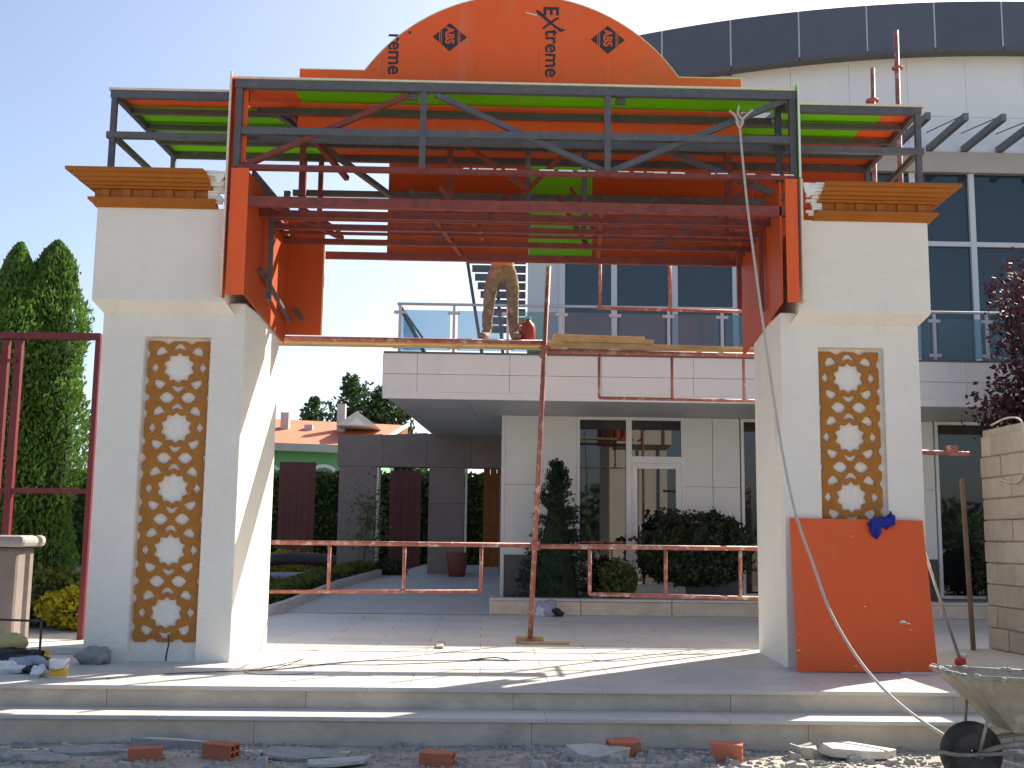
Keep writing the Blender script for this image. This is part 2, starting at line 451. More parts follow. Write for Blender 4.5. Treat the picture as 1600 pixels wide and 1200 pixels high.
PROF = [(0, 4.55), (.02, 4.55), (.045, 4.58), (.08, 4.61), (.085, 4.638), (.03, 4.642), (.03, 4.73), (.07, 4.734), (.08, 4.752), (.115, 4.756), (.12, 4.780), (.16, 4.786), (.168, 4.812), (.20, 4.82), (.215, 4.852), (.252, 4.858), (.262, 4.872), (.262, 4.897), (0, 4.897)]
ZC = [2.93, 2.315, 1.70, 1.085, .47]
def pillar(side, label):
    # side -1 left, +1 right ; xo outer edge, xi inner edge at the front
    if side < 0: xa, xb, na, nb, lc = -3.90, -2.46, -3.47, -2.80, -3.125
    else: xa, xb, na, nb, lc = 3.06, 4.50, 3.45, 4.13, 3.775
    y0, y1 = 11.35, 12.83
    T = thing('gate_pillar', label, 'pillar', ((xa + xb) / 2, 12.1, 0), 'white pillars of the unfinished gate')
    # shaft with a recessed niche: front ring of four pieces in one mesh, niche back and body
    mb = MB()
    yn = y0 + .085
    ztop, zn = 3.60, 3.24
    A = lambda x, y, z: (sh(x, y), y, z)
    vs = [A(xa, y0, 0), A(na, y0, 0), A(nb, y0, 0), A(xb, y0, 0), A(xa, y0, zn), A(na, y0, zn), A(nb, y0, zn), A(xb, y0, zn), A(xa, y0, ztop), A(na, y0, ztop), A(nb, y0, ztop), A(xb, y0, ztop),
          A(na, yn, 0), A(nb, yn, 0), A(na, yn, zn), A(nb, yn, zn),
          A(xa, y1, 0), A(xb, y1, 0), A(xa, y1, ztop), A(xb, y1, ztop)]
    fs = [(0, 1, 5, 4), (2, 3, 7, 6), (4, 5, 9, 8), (5, 6, 10, 9), (6, 7, 11, 10),
          (1, 12, 14, 5), (13, 2, 6, 15), (5, 14, 15, 6), (12, 13, 15, 14), (1, 2, 13, 12),
          (16, 0, 4, 8, 18), (3, 17, 19, 11, 7), (17, 16, 18, 19), (8, 9, 10, 11, 19, 18)]
    mb.add(vs, fs)
    P('shaft', mb, plaster, T, bevel=.012)
    # head block with the slanted underside
    if side < 0: bo, bi, so, si = -3.98, -2.63, -3.90, -2.56
    else: bo, bi, so, si = 4.60, 3.23, 4.50, 3.16
    mb = MB()
    yb, ybk = 11.22, 12.95
    xl, xr = min(bo, bi), max(bo, bi)
    sl, sr = min(so, si), max(so, si)
    ring = lambda x0, x1, ya, yb_, z: [(sh(x0, ya), ya, z), (sh(x1, ya), ya, z), (sh(x1, yb_), yb_, z), (sh(x0, yb_), yb_, z)]
    vs = ring(sl, sr, 11.345, 12.835, 3.475) + ring(xl, xr, yb, ybk, 3.585) + ring(xl, xr, yb, ybk, 4.56)
    fs = [(3, 2, 1, 0), (8, 9, 10, 11)]
    for r in (0, 4):
        for i in range(4): fs.append((r + i, r + (i + 1) % 4, r + 4 + (i + 1) % 4, r + 4 + i))
    P('head_block', mb.add(vs, fs), plaster, T, bevel=.01)
    # cornice swept round the outer corner
    xe = -2.80 if side < 0 else 3.42
    mb = MB(); vs = []; fs = []
    n = len(PROF)
    for d, z in PROF:
        j = .02 * math.sin(d * 60 + z * 40)
        X = bo + side * d
        xe_ = xe + side * (.13 * max(0, (4.9 - z) - .12) * 0 - .25 * (z - 4.72) * 0) + (-.10 * (z - 4.7) * 2.5 + j if side < 0 else .10 * (z - 4.7) * 2.5 + j)
        vs += [(xe_, yb - d, z), (X, yb - d, z), (X + SH * 1.7, ybk + d, z)]
    for i in range(n - 1):
        for k in (0, 1):
            fs.append((3 * i + k, 3 * i + k + 1, 3 * i + 4 + k, 3 * i + 3 + k))
    fs.append(tuple(3 * i for i in range(n))); fs.append(tuple(3 * i + 2 for i in range(n - 1, -1, -1)))
    c = P('cornice', mb.add(vs, fs), ochre, T)
    step = .215
    for k in range(6):
        x = (bo + .04 + k * step) if side < 0 else (bo - .04 - k * step)
        wid = .085
        if (side < 0 and x + wid > xe - .02) or (side > 0 and x - wid < xe + .02): continue
        x0, x1 = (x, x + wid) if side < 0 else (x - wid, x)
        box('cornice_block', ochre, c, x0, x1, yb - .055, yb - .031, 4.646, 4.728)
    for k in range(7):
        yy = yb + .05 + k * step
        x0 = bo + side * .031; x1 = bo + side * .055
        box('cornice_block', ochre, c, min(x0, x1), max(x0, x1), yy, yy + .085, 4.646, 4.728)
    # broken end of the cornice: torn white foam core
    mb = MB()
    for k in range(11):
        zz = 4.60 + .028 * k
        dd = .03 + .18 * max(0, (zz - 4.70) / .2)
        xx = xe + (.0 if side < 0 else 0)
        ext = random.uniform(.04, .13)
        x0, x1 = (xx - .06, xx + ext) if side < 0 else (xx - ext, xx + .06)
        mb.box(x0, x1, yb - dd - random.uniform(-.02, .02), yb - .0, zz, zz + .029)
    P('torn_foam', mb, foam, T, bevel=.008)
    mb = MB()
    xx = -2.74 if side < 0 else 3.34
    mb.extr([(xx - .10, 4.90), (xx + .08, 4.91), (xx + .07, 4.86), (xx + .03, 4.80), (xx + .0, 4.78), (xx - .02, 4.84)] if side < 0 else
            [(xx - .09, 4.91), (xx + .14, 4.90), (xx + .06, 4.86), (xx + .02, 4.80), (xx - .04, 4.76), (xx - .07, 4.82)], 'y', 11.06, 11.09)
    P('torn_foam', mb, foam, T)
    # lattice screen
    w2 = .318
    holes = []
    for zc in ZC:
        holes += [[(a, b + zc) for a, b in h] for h in hole_shapes(w2)]
    for i, zc in enumerate(ZC[:-1]):
        zm = zc - .3075
        holes += [oval(-.108, zm), oval(.108, zm)]
    zt, zb = 3.205, .185
    # scalloped outline
    def edge(sgn):
        pts = []
        z = zb
        notch = sorted([zc + d for zc in ZC for d in (.3075, -.14, .14)] + [ZC[-1] - .3075])
        for zq in notch:
            if zq - .05 < zb + .01 or zq + .05 > zt - .01: continue
            if pts and zq - .05 < pts[-1][1] + .01: continue
            dep = .035 if abs(((zq - .47) % .615) - .3075) < .02 else .022
            pts += [(sgn * w2, zq - .045), (sgn * (w2 - dep), zq - .018), (sgn * (w2 - dep), zq + .018), (sgn * w2, zq + .045)]
        return pts
    outer = [(-w2 + .03, zb), (-.19, zb), (-.16, zb + .03), (-.11, zb + .03), (-.07, zb), (.07, zb), (.11, zb + .03), (.16, zb + .03), (.19, zb), (w2 - .03, zb), (w2, zb + .03)]
    outer += edge(1) + [(w2, zt), (.18, zt), (.12, zt - .035), (.06, zt), (-.06, zt), (-.12, zt - .035), (-.18, zt), (-w2, zt)] + edge(-1)[::-1] + [(-w2, zb + .03)]
    plate('lattice_screen', outer, holes, .024, lattice_m, T, lc, y0 + .070, 0)
    return T
pl_l = pillar(-1, 'white plastered gate pillar with full ochre lattice, nearest the tall green hedge')
pl_r = pillar(1, 'white plastered gate pillar with an orange board leaning on its foot')
# wire tail hanging below the left lattice
P('wire_tail', MB().path([(-3.08, 11.37, .26), (-3.06, 11.34, .17), (-3.075, 11.335, .09), (-3.08, 11.33, .01)], .009, 6), cable_m, pl_l)

# ------------------------------------------------------------------ canopy frame of the gate
CN = thing('gate_canopy', 'unfinished gate canopy of grey and red steel with orange and green sheeting', 'canopy', (.3, 12.3, 4.6))
def bm_(name, mat, a, b, w=.055, h=None):
    return P(name, MB().beam(a, b, w, h), mat, CN)
def S(x, y, z): return (sh(x, y), y, z)
YF, YW, YR = 11.15, 11.5, 13.4
ZT, ZM, ZB, ZS, ZL = 5.87, 5.37, 4.98, 4.62, 5.42
# front truss
bm_('top_chord', steel, (-2.62, YF, ZT), (3.22, YF, ZT), .07, .09)
bm_('middle_chord', steel, (-2.54, YF + .01, ZM), (3.16, YF + .01, ZM + .02), .06, .075)
bm_('lower_chord', primer, (-2.56, YF, ZB), (3.18, YF, ZB), .06, .055)
bm_('soffit_beam', primer, (-2.56, YF, ZS), (3.18, YF, ZS), .06, .10)
for x, m, zb in ((-2.575, steel, ZB), (-.675, steel, 4.96), (1.24, steel, ZB), (3.175, steel, ZB)):
    bm_('post', m, (x, YF + .005, zb), (x, YF + .005, ZT - .045), .065)
bm_('post', steel, (3.08, YF + .2, ZB), (3.08, YF + .2, ZT), .06)
bm_('brace', primer, (-2.52, YF + .03, 5.0), (-.84, YF + .03, 5.80), .055)
bm_('brace', steel, (-.56, YF + .03, 5.82), (1.2, YF + .03, 5.02), .055)
bm_('brace', steel, (1.28, YF + .03, 5.02), (3.12, YF + .03, 5.84), .06)
for x in (-.84, 1.33):
    bm_('cleat', steel, (x, YF + .05, 5.79), (x + .1, YF + .05, 5.79), .05, .06)
mb = MB(); rm_ = random.Random(3)
xq = -.25
while xq < 3.1:
    l_ = rm_.uniform(.03, .16)
    if rm_.random() < .8: mb.box(xq, xq + l_, YF - .033, YF + rm_.uniform(-.005, .02), ZB + .018 + rm_.uniform(-.004, .004), ZB + .031)
    xq += l_ + rm_.uniform(.005, .05)
o = P('white_dashes', mb, foam, CN); o['kind'] = 'stuff'  # short white dashes along the front top edge of the lower chord
# pediment sub-frame just behind
bm_('rail', steel, (-2.5, 11.70, 5.80), (3.1, 11.70, 5.80), .05, .07)
# wings: front and rear rails, posts, outriggers
for y, nm in ((YW, 'front'), (YR, 'rear')):
    if y == YW:
        bm_('eave_rail', steel, S(-4.02, y, ZT), S(-2.56, y, ZT), .062, .08)
        bm_('eave_rail', steel, S(3.1, y, ZT), S(4.67, y, ZT), .062, .08)
    else:
        bm_('eave_rail', steel, S(-3.97, y, ZT), S(4.67, y, ZT), .062, .08)
    bm_('lower_rail', steel, S(-4.04 if y == YW else -2.5, y, ZL), S(4.68 if y == YW else 3.5, y, ZL), .066, .067)
for y in (11.95, 12.42, 12.9):
    bm_('joist', steel, S(-4.0, y, ZT - .01), S(4.66, y, ZT - .01), .05, .06)
for x in (-3.98, 4.63):
    bm_('side_rail', steel, S(x, YW, ZT), S(x, YR, ZT), .053, .07)
    bm_('side_rail', steel, S(x, YW, ZL), S(x, YR, ZL - .0), .047, .06)
    for y in (YW, YR):
        bm_('post', steel, S(x, y, 4.85), S(x, y, ZT - .03), .057)
for x, y in ((-2.15, 12.3), (.41, 12.3), (-.48, 12.3), (2.7, 12.3), (1.05, 12.3)):
    bm_('post', primer if x < 0 or x > 2 else steel, S(x, y, 4.72 if x > -1 else 5.0), S(x, y, ZT - .03), .075 if x > 2.5 else .06)
bm_('brace', steel, S(-2.35, 11.9, 5.85), S(-1.29, YR, 5.40), .06)
bm_('brace', primer, S(-2.2, 11.85, 5.85), S(-1.75, 12.9, 5.45), .055)
bm_('brace', steel, S(1.38, 12.2, 5.85), S(3.45, 12.2, 5.05), .06)
bm_('brace', primer, S(-.42, 12.25, 5.75), S(.42, 12.25, 5.15), .05)
bm_('brace', primer, S(1.0, 12.28, 5.80), S(.36, 12.28, 5.10), .05)
bm_('brace', primer, S(.2, 12.9, 5.30), S(-.25, 12.9, 4.85), .05)
bm_('brace', steel, S(2.9, 13.1, 5.25), S(1.9, 13.1, 4.75), .05)
bm_('brace', primer, S(.75, 12.9, 5.3), S(1.1, 12.9, 4.7), .05)
bm_('brace', primer, S(.9, 12.6, 5.30), S(1.25, 12.6, 4.66), .045)
bm_('brace', primer, S(2.95, 12.0, 5.25), S(2.35, 12.0, 4.66), .045)
bm_('brace', steel, S(-1.0, 12.95, 5.35), S(-.55, 12.95, 4.66), .045)
bm_('brace', primer, S(-.55, 11.9, 5.05), S(-.25, 11.9, 4.66), .045)
bm_('brace', steel, S(1.9, 12.6, 5.2), S(1.35, 12.6, 4.7), .045)
bm_('brace', primer, S(-2.3, 12.3, 5.0), S(-1.7, 12.3, 4.64), .045)
for y, hh in ((11.38, .035), (11.86, .03), (12.42, .03)):
    bm_('soffit_joist', primer, S(-2.40, y, ZS + .03), S(3.08, y, ZS + .03), .04, hh)
# red rear posts
bm_('post', primer, S(-2.36, 13.3, ZS), S(-2.36, 13.3, ZT), .075)
bm_('post', primer, S(-2.16, 13.38, ZS), S(-2.16, 13.38, ZT), .06)
bm_('post', steel, S(-2.45, 12.9, 4.95), S(-2.45, 12.9, 5.28), .07)
bm_('gusset', steel, S(-2.49, 11.5, 5.0), S(-2.30, 12.3, 4.80), .03, .16)
# soffit joists
for y, hh in ((11.62, .075), (12.10, .06), (12.72, .06), (13.36, .085)):
    bm_('soffit_joist', primer, S(-2.44, y, ZS + .01), S(3.12, y, ZS + .01), .06, hh)
for a, b in (((-.60, 11.62, 4.66), (-.42, 13.3, 4.66)), ((1.20, 11.3, 4.66), (1.26, 13.3, 4.66)), ((-.2, 11.7, 4.68), (-.1, 12.7, 4.68)), ((2.55, 11.3, 4.67), (2.9, 13.3, 4.67)), ((-2.3, 11.3, 4.67), (-1.75, 12.7, 4.67))):
    bm_('cross_piece', primer, S(*a), S(*b), .05)
for x in (-2.38, 3.05):
    bm_('bottom_tie', primer, S(x, 11.35, 4.70), S(x, 13.3, 4.70), .06)
bm_('hanger', steel, S(-2.33, 11.75, 3.72), S(-2.33, 11.75, 4.62), .05)
bm_('hanger', steel, S(-2.39, 11.6, 4.02), S(-2.36, 12.9, 3.72), .04)
bm_('hanger', steel, S(-2.20, 12.85, 3.72), S(-2.31, 12.88, 3.86), .05)
bm_('hanger', primer, S(2.98, 11.9, 3.72), S(2.98, 11.9, 4.62), .05)
bm_('hanger', primer, S(2.86, 12.6, 3.9), S(2.86, 12.6, 4.62), .05)
# sheeting: roof soffit sheets
def sheet(nm, mat, x0, x1, y0, y1, z=5.915, th=.02):
    mb = MB()
    p = [S(x0, y0, z), S(x1, y0, z), S(x1, y1, z), S(x0, y1, z)]
    mb.add(p + [(a, b, c + th) for a, b, c in p], [(0, 3, 2, 1), (4, 5, 6, 7), (0, 1, 5, 4), (1, 2, 6, 5), (2, 3, 7, 6), (3, 0, 4, 7)])
    return P(nm, mb, mat, CN)
sheet('roof_sheet', orange, -2.66, -2.06, 11.12, 11.72)
sheet('roof_sheet', green, -2.055, .33, 11.12, 11.72)
sheet('roof_sheet', green, .335, 3.22, 11.12, 11.72)
sheet('roof_sheet', orange, -4.04, -2.67, 11.476, 11.93)
P('sheet_edge', MB().box(-4.03, -2.67, 11.462, 11.474, 5.913, 5.937), ply, CN)
P('sheet_edge', MB().box(3.24, 4.70, 11.462, 11.474, 5.913, 5.937), ply, CN)
sheet('roof_sheet', green, -4.04, -2.05, 11.94, 13.43)
sheet('roof_sheet', orange, -2.66, -2.06, 11.725, 11.935)
sheet('roof_sheet', orange_shade, -2.045, .40, 11.79, 13.43)
sheet('roof_sheet', orange_shade, .405, 2.86, 11.79, 13.43)
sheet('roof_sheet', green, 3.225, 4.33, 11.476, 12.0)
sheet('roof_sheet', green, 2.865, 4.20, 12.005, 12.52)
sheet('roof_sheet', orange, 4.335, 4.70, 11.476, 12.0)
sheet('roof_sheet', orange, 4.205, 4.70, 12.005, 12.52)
sheet('roof_sheet', orange_shade, 2.865, 4.70, 12.525, 13.43)
# rear wall sheets
def wsheet(mat, x0, x1, z0, z1, y=13.47, nm='wall_sheet'):
    return P(nm, MB().box(sh(x0, y), sh(x1, y), y, y + .02, z0, z1), mat, CN)
wsheet(orange_shade, -1.34, .405, 4.61, 5.90)
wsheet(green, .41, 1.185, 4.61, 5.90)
wsheet(orange_shade, 1.19, 3.2, 4.61, 5.90)
wsheet(orange_shade, 3.205, 4.66, 4.98, 5.90)
wsheet(orange_shade, -2.46, -2.02, 3.575, 5.0, 12.99, 'return_sheet')
wsheet(orange_shade, 3.16, 3.46, 3.62, 5.0, 13.40, 'return_sheet')
P('sheet_edge', MB().box(sh(-2.018, 12.99), sh(-2.0, 12.99), 12.985, 13.012, 3.575, 4.98), ply, CN)
# inner side sheets and front cheek strips
def side(x, name, y0, y1, z0, z1, m, th=.018, zr=3.47):
    return P(name, MB().add([(sh(x, y0), y0, z0), (sh(x, y1), y1, zr), (sh(x, y1), y1, z1), (sh(x, y0), y0, z1), (sh(x, y0) + th, y0, z0), (sh(x, y1) + th, y1, zr), (sh(x, y1) + th, y1, z1), (sh(x, y0) + th, y0, z1)],
             [(0, 1, 2, 3), (7, 6, 5, 4), (0, 4, 5, 1), (1, 5, 6, 2), (2, 6, 7, 3), (3, 7, 4, 0)]), m, CN)
side(-2.445, 'side_sheet', 11.12, 12.98, 3.66, 4.93, orange_shade)
side(3.03, 'side_sheet', 11.12, 13.38, 3.66, 4.93, orange_shade)
box('cheek_strip', orange, CN, -2.615, -2.435, 11.105, 11.118, 3.64, 4.96)
box('cheek_strip', orange, CN, -2.635, -2.495, 11.195, 11.207, 4.97, 5.82)
box('cheek_strip', orange, CN, 3.075, 3.20, 11.105, 11.118, 3.66, 4.96)
# ragged outer cheek boards
def cheek(x, z0, z1, m1, m2):
    P('cheek_board', MB().box(x, x + .016, 11.09, 11.42, z0, z1), m1, CN)
    P('board_edge', MB().box(x - .002, x + .018, 11.078, 11.089, z0, z1), m2, CN)
cheek(-2.665, 3.62, 5.98, orange, ply)
cheek(3.222, 4.97, 6.0, green, whitep)
cheek(3.232, 3.66, 4.96, ply, ply)
# pale top edge of the roof sheet at the front
box('sheet_edge', ply, CN, -2.64, 3.2, 11.100, 11.113, 5.918, 5.938)
# pediment board
YP = 11.755
arc = []
cx, cz, r = .365, 5.15, 2.085
a0 = math.acos((2.09 - cx) / r); a1 = PI - a0
for k in range(41):
    a = a0 + (a1 - a0) * k / 40
    arc.append((cx + r * math.cos(a), cz + r * math.sin(a)))
zl = 6.315
outl = [(-2.075, 5.56), (2.79, 5.60), (2.79, zl), (arc[0][0], zl)] + arc + [(arc[-1][0], zl), (-2.075, zl)]
ped = P('pediment_board', MB().extr(outl, 'y', YP, YP + .02), orange, CN)
# pale cut edge of the pediment
mb = MB()
for i in range(2, len(outl) - 1):
    a, b = outl[i], outl[i + 1]
    if (V((*a, 0)) - V((*b, 0))).length < .002: continue
    mb.beam((a[0], YP + .010, a[1]), (b[0], YP + .010, b[1]), .026, .010, up=(0, 0, 1))
P('cut_edge', mb, ply, ped)
P('cut_edge', MB().box(2.788, 2.80, YP - .002, YP + .022, 5.9, zl), ply, ped)
# printed marks
def text_mesh(txt, size, bold=0.0, sx=1.0):
    c = bpy.data.curves.new('t', 'FONT')
    c.body = txt; c.size = size; c.offset = bold; c.fill_mode = 'FRONT'
    c.align_x = 'LEFT'
    t = bpy.data.objects.new('t', c); COL.objects.link(t)
    dg = bpy.context.evaluated_depsgraph_get()
    me = bpy.data.meshes.new_from_object(t.evaluated_get(dg))
    bpy.data.objects.remove(t)
    for v in me.vertices: v.co.x *= sx
    return me
def place_text(name, me, mat, x, z, dy=.0025, parent=ped, clip=None):
    # reading downwards: text +x runs down the board, text +y runs to the right
    for v in me.vertices:
        a, b = v.co.x, v.co.y
        v.co = (x + b, YP - dy, z - a)
    if clip:
        bm = bmesh.new(); bm.from_mesh(me)
        bmesh.ops.delete(bm, geom=[f for f in bm.faces if (f.calc_center_median().x - cx) ** 2 + (f.calc_center_median().z - cz) ** 2 > (r - .02) ** 2], context='FACES')
        bm.to_mesh(me); bm.free()
    me.materials.clear(); me.materials.append(mat)
    return link(name, me, parent)
def stroke(pts, d):
    # tapered brush stroke: (x, z, half width) points
    l = []; r_ = []
    for k, (a, b, h) in enumerate(pts):
        a0, b0 = pts[max(k - 1, 0)][:2]; a1, b1 = pts[min(k + 1, len(pts) - 1)][:2]
        n = V((-(b1 - b0), a1 - a0, 0)).normalized()
        l.append((a + n.x * h, YP - d, b + n.y * h)); r_.append((a - n.x * h, YP - d, b - n.y * h))
    m = len(pts)
    P('printed_lettering', MB().add(l + r_, [(k, k + 1, m + k + 1, m + k) for k in range(m - 1)]), ink, ped)
def extreme(x, ztop, cut=False):
    if not cut:
        place_text('printed_lettering', text_mesh('E', .235, .006, .95), ink, x, ztop)
        stroke([(x - .085, ztop - .055, .012), (x - .05, ztop - .085, .022), (x + .05, ztop - .175, .016), (x + .13, ztop - .245, .014), (x + .19, ztop - .285, .020), (x + .235, ztop - .275, .006)], .0032)
        stroke([(x + .16, ztop - .135, .012), (x + .08, ztop - .19, .014), (x - .01, ztop - .265, .012)], .0036)
        place_text('printed_lettering', text_mesh('treme', .235, .004, .96), ink, x + .02, ztop - .275)
    else:
        place_text('printed_lettering', text_mesh('reme', .235, .004, .96), ink, x + .02, ztop - .27)
        stroke([(x + .235, ztop - .255, .014), (x + .262, ztop - .262, .014)], .003)
    P('printed_lettering', MB().add([(x - .055, YP - .0022, ztop - .50), (x - .045, YP - .0022, ztop - .50), (x - .045, YP - .0022, ztop - .78), (x - .055, YP - .0022, ztop - .78)], [(0, 1, 2, 3)]), M('faint_print', (.55, .13, .045), .5), ped)
extreme(.60, 7.11)
extreme(-1.13, 7.02, True)
def diamond(x, z):
    w_, h_ = .19, .165
    q = lambda a, b, d: (x + a, YP - d, z + b)
    P('printed_emblem', MB().add([q(-w_, 0, .002), q(0, -h_, .002), q(w_, 0, .002), q(0, h_, .002)], [(0, 1, 2, 3)]), ink, ped)
    for s_ in (-1, 1):
        for c_ in (.088, .108):
            hh = h_ * (1 - c_ / w_)
            P('printed_emblem', MB().add([q(s_ * c_, -hh, .004), q(s_ * (c_ + .009), -hh + .008, .004), q(s_ * (c_ + .009), hh - .008, .004), q(s_ * c_, hh, .004)], [(0, 1, 2, 3)]), orange, ped)
    place_text('printed_emblem', text_mesh('ABS', .135, .004, .86), orange, x - .045, z + .118, .0045)
diamond(-.44, 6.72)
diamond(1.31, 6.73)
P('scuff_mark', MB().add([(.40, YP - .003, 7.035), (.52, YP - .003, 7.005), (.52, YP - .003, 6.99), (.40, YP - .003, 7.02)], [(0, 1, 2, 3)]), ply, ped)

# ------------------------------------------------------------------ scaffold
SC = thing('scaffold', 'worn red tube scaffold standing across the gate opening behind the pillars', 'scaffold', (.6, 13.6, 0))
def tb(name, a, b, r=.024, m=scaff_m): return P(name, MB().tube(a, b, r, n=10), m, SC, smooth=True)
YS = 13.6
tb('standard', (.59, YS, .05), (.78, YS, 4.60), .031)
P('base_plate', MB().lathe([(.0, .035), (.05, .035), (.05, .05), (.02, .06), (.02, .1), (0, .1)], (.59, YS, 0), 10), scaff_m, SC)
for z, xx in ((1.15, .64), (3.55, .74)):
    P('coupler', MB().box(xx - .045, xx + .045, YS - .05, YS + .04, z - .05, z + .05), scaff_m, SC, bevel=.012)
    P('coupler_bolt', MB().tube((xx - .07, YS - .03, z + .02), (xx + .07, YS - .03, z + .02), .01, n=6), steel, SC)
tb('ledger', (-2.7, YS, 1.16), (.64, YS, 1.16), .03)
tb('ledger', (.64, YS, 1.15), (3.6, YS, 1.155), .03)
tb('guard_rail', (-2.7, YS, .575), (-.01, YS, .61), .022)
for x in (-2.75, -1.82, -.925, -.005): tb('guard_upright', (x, YS, .59), (x, YS, 1.15), .022)
tb('guard_rail', (1.3, YS, .59), (3.6, YS, .56), .024)
for x in (1.3, 2.215, 3.12): tb('guard_upright', (x, YS, .58), (x, YS, 1.14), .022)
tb('ledger', (-2.7, YS + .03, 3.645), (.74, YS + .03, 3.645), .03)
tb('ledger', (.74, YS, 3.53), (3.6, YS, 3.52), .03)
tb('guard_rail', (1.41, YS, 2.96), (3.6, YS, 2.95), .02)
for x in (1.41, 2.31, 3.2): tb('guard_upright', (x, YS, 2.96), (x, YS, 3.52), .018)
tb('guard_rail', (1.46, YS + .75, 4.24), (3.7, YS + .75, 4.22), .022)
for x in (1.50, 2.42, 3.36): tb('guard_upright', (x, YS + .75, 4.24), (x, YS + .75, 4.95), .022)
for x in (-2.95, 3.58):
    tb('standard', (x, YS + .02, .04), (x, YS + .02, 4.55), .03)
for x in (-2.95, .74, 3.75):
    tb('transom', (x, YS + .06, 3.60), (x, YS + .85, 3.60), .024)
    if x != .74: tb('standard', (x, YS + .88, .04), (x, YS + .88, 4.55), .03)
tb('standard', (5.05, YS + .6, .04), (5.15, YS + .6, 7.55), .03)
tb('standard', (5.33, YS + .3, .04), (5.37, YS + .3, 7.95), .034)
tb('joint_collar', (5.13, YS + .6, 7.08), (5.13, YS + .6, 7.11), .085)
tb('joint_collar', (5.37, YS + .3, 7.42), (5.37, YS + .3, 7.44), .075)
tb('ledger', (4.3, YS + .3, 2.40), (6.1, YS + .3, 2.36), .032)
tb('brace', (4.98, YS + .45, 5.1), (5.42, YS + .45, 5.75), .024)
P('coupler', MB().box(5.82, 5.95, YS + .25, YS + .35, 2.36, 2.46), scaff_m, SC, bevel=.012)
# planks
def plank(label, a, b, w_, h_, m=wood, nm='plank', grp='scaffold planks'):
    c = [(a[i] + b[i]) / 2 for i in range(3)]
    o = MB().beam(a, b, w_, h_).build(nm, m, None, origin=c, bevel=.004)
    return tag(o, label, 'plank', grp)
plank('long wooden scaffold plank under the worker, on the sky side of the pole', (-2.75, 13.80, 3.665), (.98, 13.80, 3.665), .22, .045)
plank('wooden plank behind the worker\'s heels, farther edge of the scaffold deck', (-2.75, 14.05, 3.66), (.98, 14.05, 3.66), .22, .045)
plank('thick pale plank beside the scaffold pole, topmost of the stack', (.86, 13.86, 3.755), (2.0, 13.86, 3.735), .20, .05)
plank('middle plank of the stack beside the scaffold pole', (.84, 13.80, 3.70), (2.1, 13.80, 3.685), .24, .05)
plank('thin plank reaching from the stacked planks to the right pillar', (.84, 13.83, 3.655), (3.62, 13.83, 3.62), .26, .035)
for i, (dx, lab) in enumerate(((-.09, 'small wooden block under the left side of the scaffold pole foot'), (.09, 'small wooden block under the right side of the scaffold pole foot'))):
    o = MB().box(.59 + dx - .075, .59 + dx + .075, 13.62, 13.72, .0, .085).build('wood_block', wood, None, origin=(.59 + dx, 13.67, 0), bevel=.006)
    tag(o, lab, 'wood block', 'blocks under the scaffold pole')
o = MB().box(.46, 1.05, 13.50, 13.60, .001, .032).build('wood_board', wood, None, origin=(.7, 13.55, 0), bevel=.004)
tag(o, 'thin flat wooden board lying under the scaffold pole foot', 'board')

# ------------------------------------------------------------------ worker on the scaffold
def skinned(name, mat, chains, root, parent, sub=2):
    verts = []; edges = []; rad = []; idx = {}
    def vid(k, p, r):
        if k not in idx:
            idx[k] = len(verts); verts.append(p); rad.append(r)
        return idx[k]
    for ch in chains:
        prev = None
        for k, p, r in ch:
            i = vid(k, p, r)
            if prev is not None: edges.append((prev, i))
            prev = i
    me = bpy.data.meshes.new(name)
    me.from_pydata(verts, edges, [])
    me.materials.append(mat)
    o = link(name, me, parent)
    md = o.modifiers.new('skin', 'SKIN')
    sv = me.skin_vertices if me.skin_vertices else None
    if sv is None:
        bm = bmesh.new(); bm.from_mesh(me); bm.verts.layers.skin.verify(); bm.to_mesh(me); bm.free()
        sv = me.skin_vertices
    lay = sv[0].data
    for i, r_ in enumerate(rad):
        lay[i].radius = r_ if isinstance(r_, tuple) else (r_, r_)
        lay[i].use_root = (i == idx[root])
    md.use_smooth_shade = True
    ss = o.modifiers.new('sub', 'SUBSURF'); ss.levels = sub; ss.render_levels = sub
    return o
bx, by, bz = .21, 13.92, 3.69
WK = thing('person', 'worker in dusty brown trousers standing on the scaffold plank, upper body behind orange sheeting', 'person', (bx, by, bz))
def q(x, y, z): return (bx + x, by + y, bz + z)
hips = ('hip', q(0, 0, .93), .13)
body = [[hips, ('waist', q(0, .0, 1.08), (.135, .10)), ('chest', q(.01, -.02, 1.28), (.155, .11)), ('neckb', q(.02, -.03, 1.45), .065), ('neck', q(.02, -.05, 1.51), .055), ('head1', q(.02, -.07, 1.58), .085), ('head2', q(.02, -.07, 1.67), .09), ('head3', q(.02, -.06, 1.74), .06)]]
for s_, fx in ((-1, -.19), (1, .15)):
    body.append([hips, ('th%d' % s_, q(s_ * .10, 0, .86), .088), ('kn%d' % s_, q(fx * .85, -.03, .49), .06), ('an%d' % s_, q(fx, 0.01, .10), .042), ('ft%d' % s_, q(fx + s_ * .01, -.02, .05), .045), ('toe%d' % s_, q(fx + s_ * .05, -.17, .035), .035)])
arms = {-1: [(-.20, -.02, 1.40), (-.34, -.12, 1.22), (-.30, -.38, 1.24), (-.28, -.46, 1.26)], 1: [(.22, -.02, 1.40), (.34, -.12, 1.24), (.26, -.36, 1.40), (.22, -.44, 1.45)]}
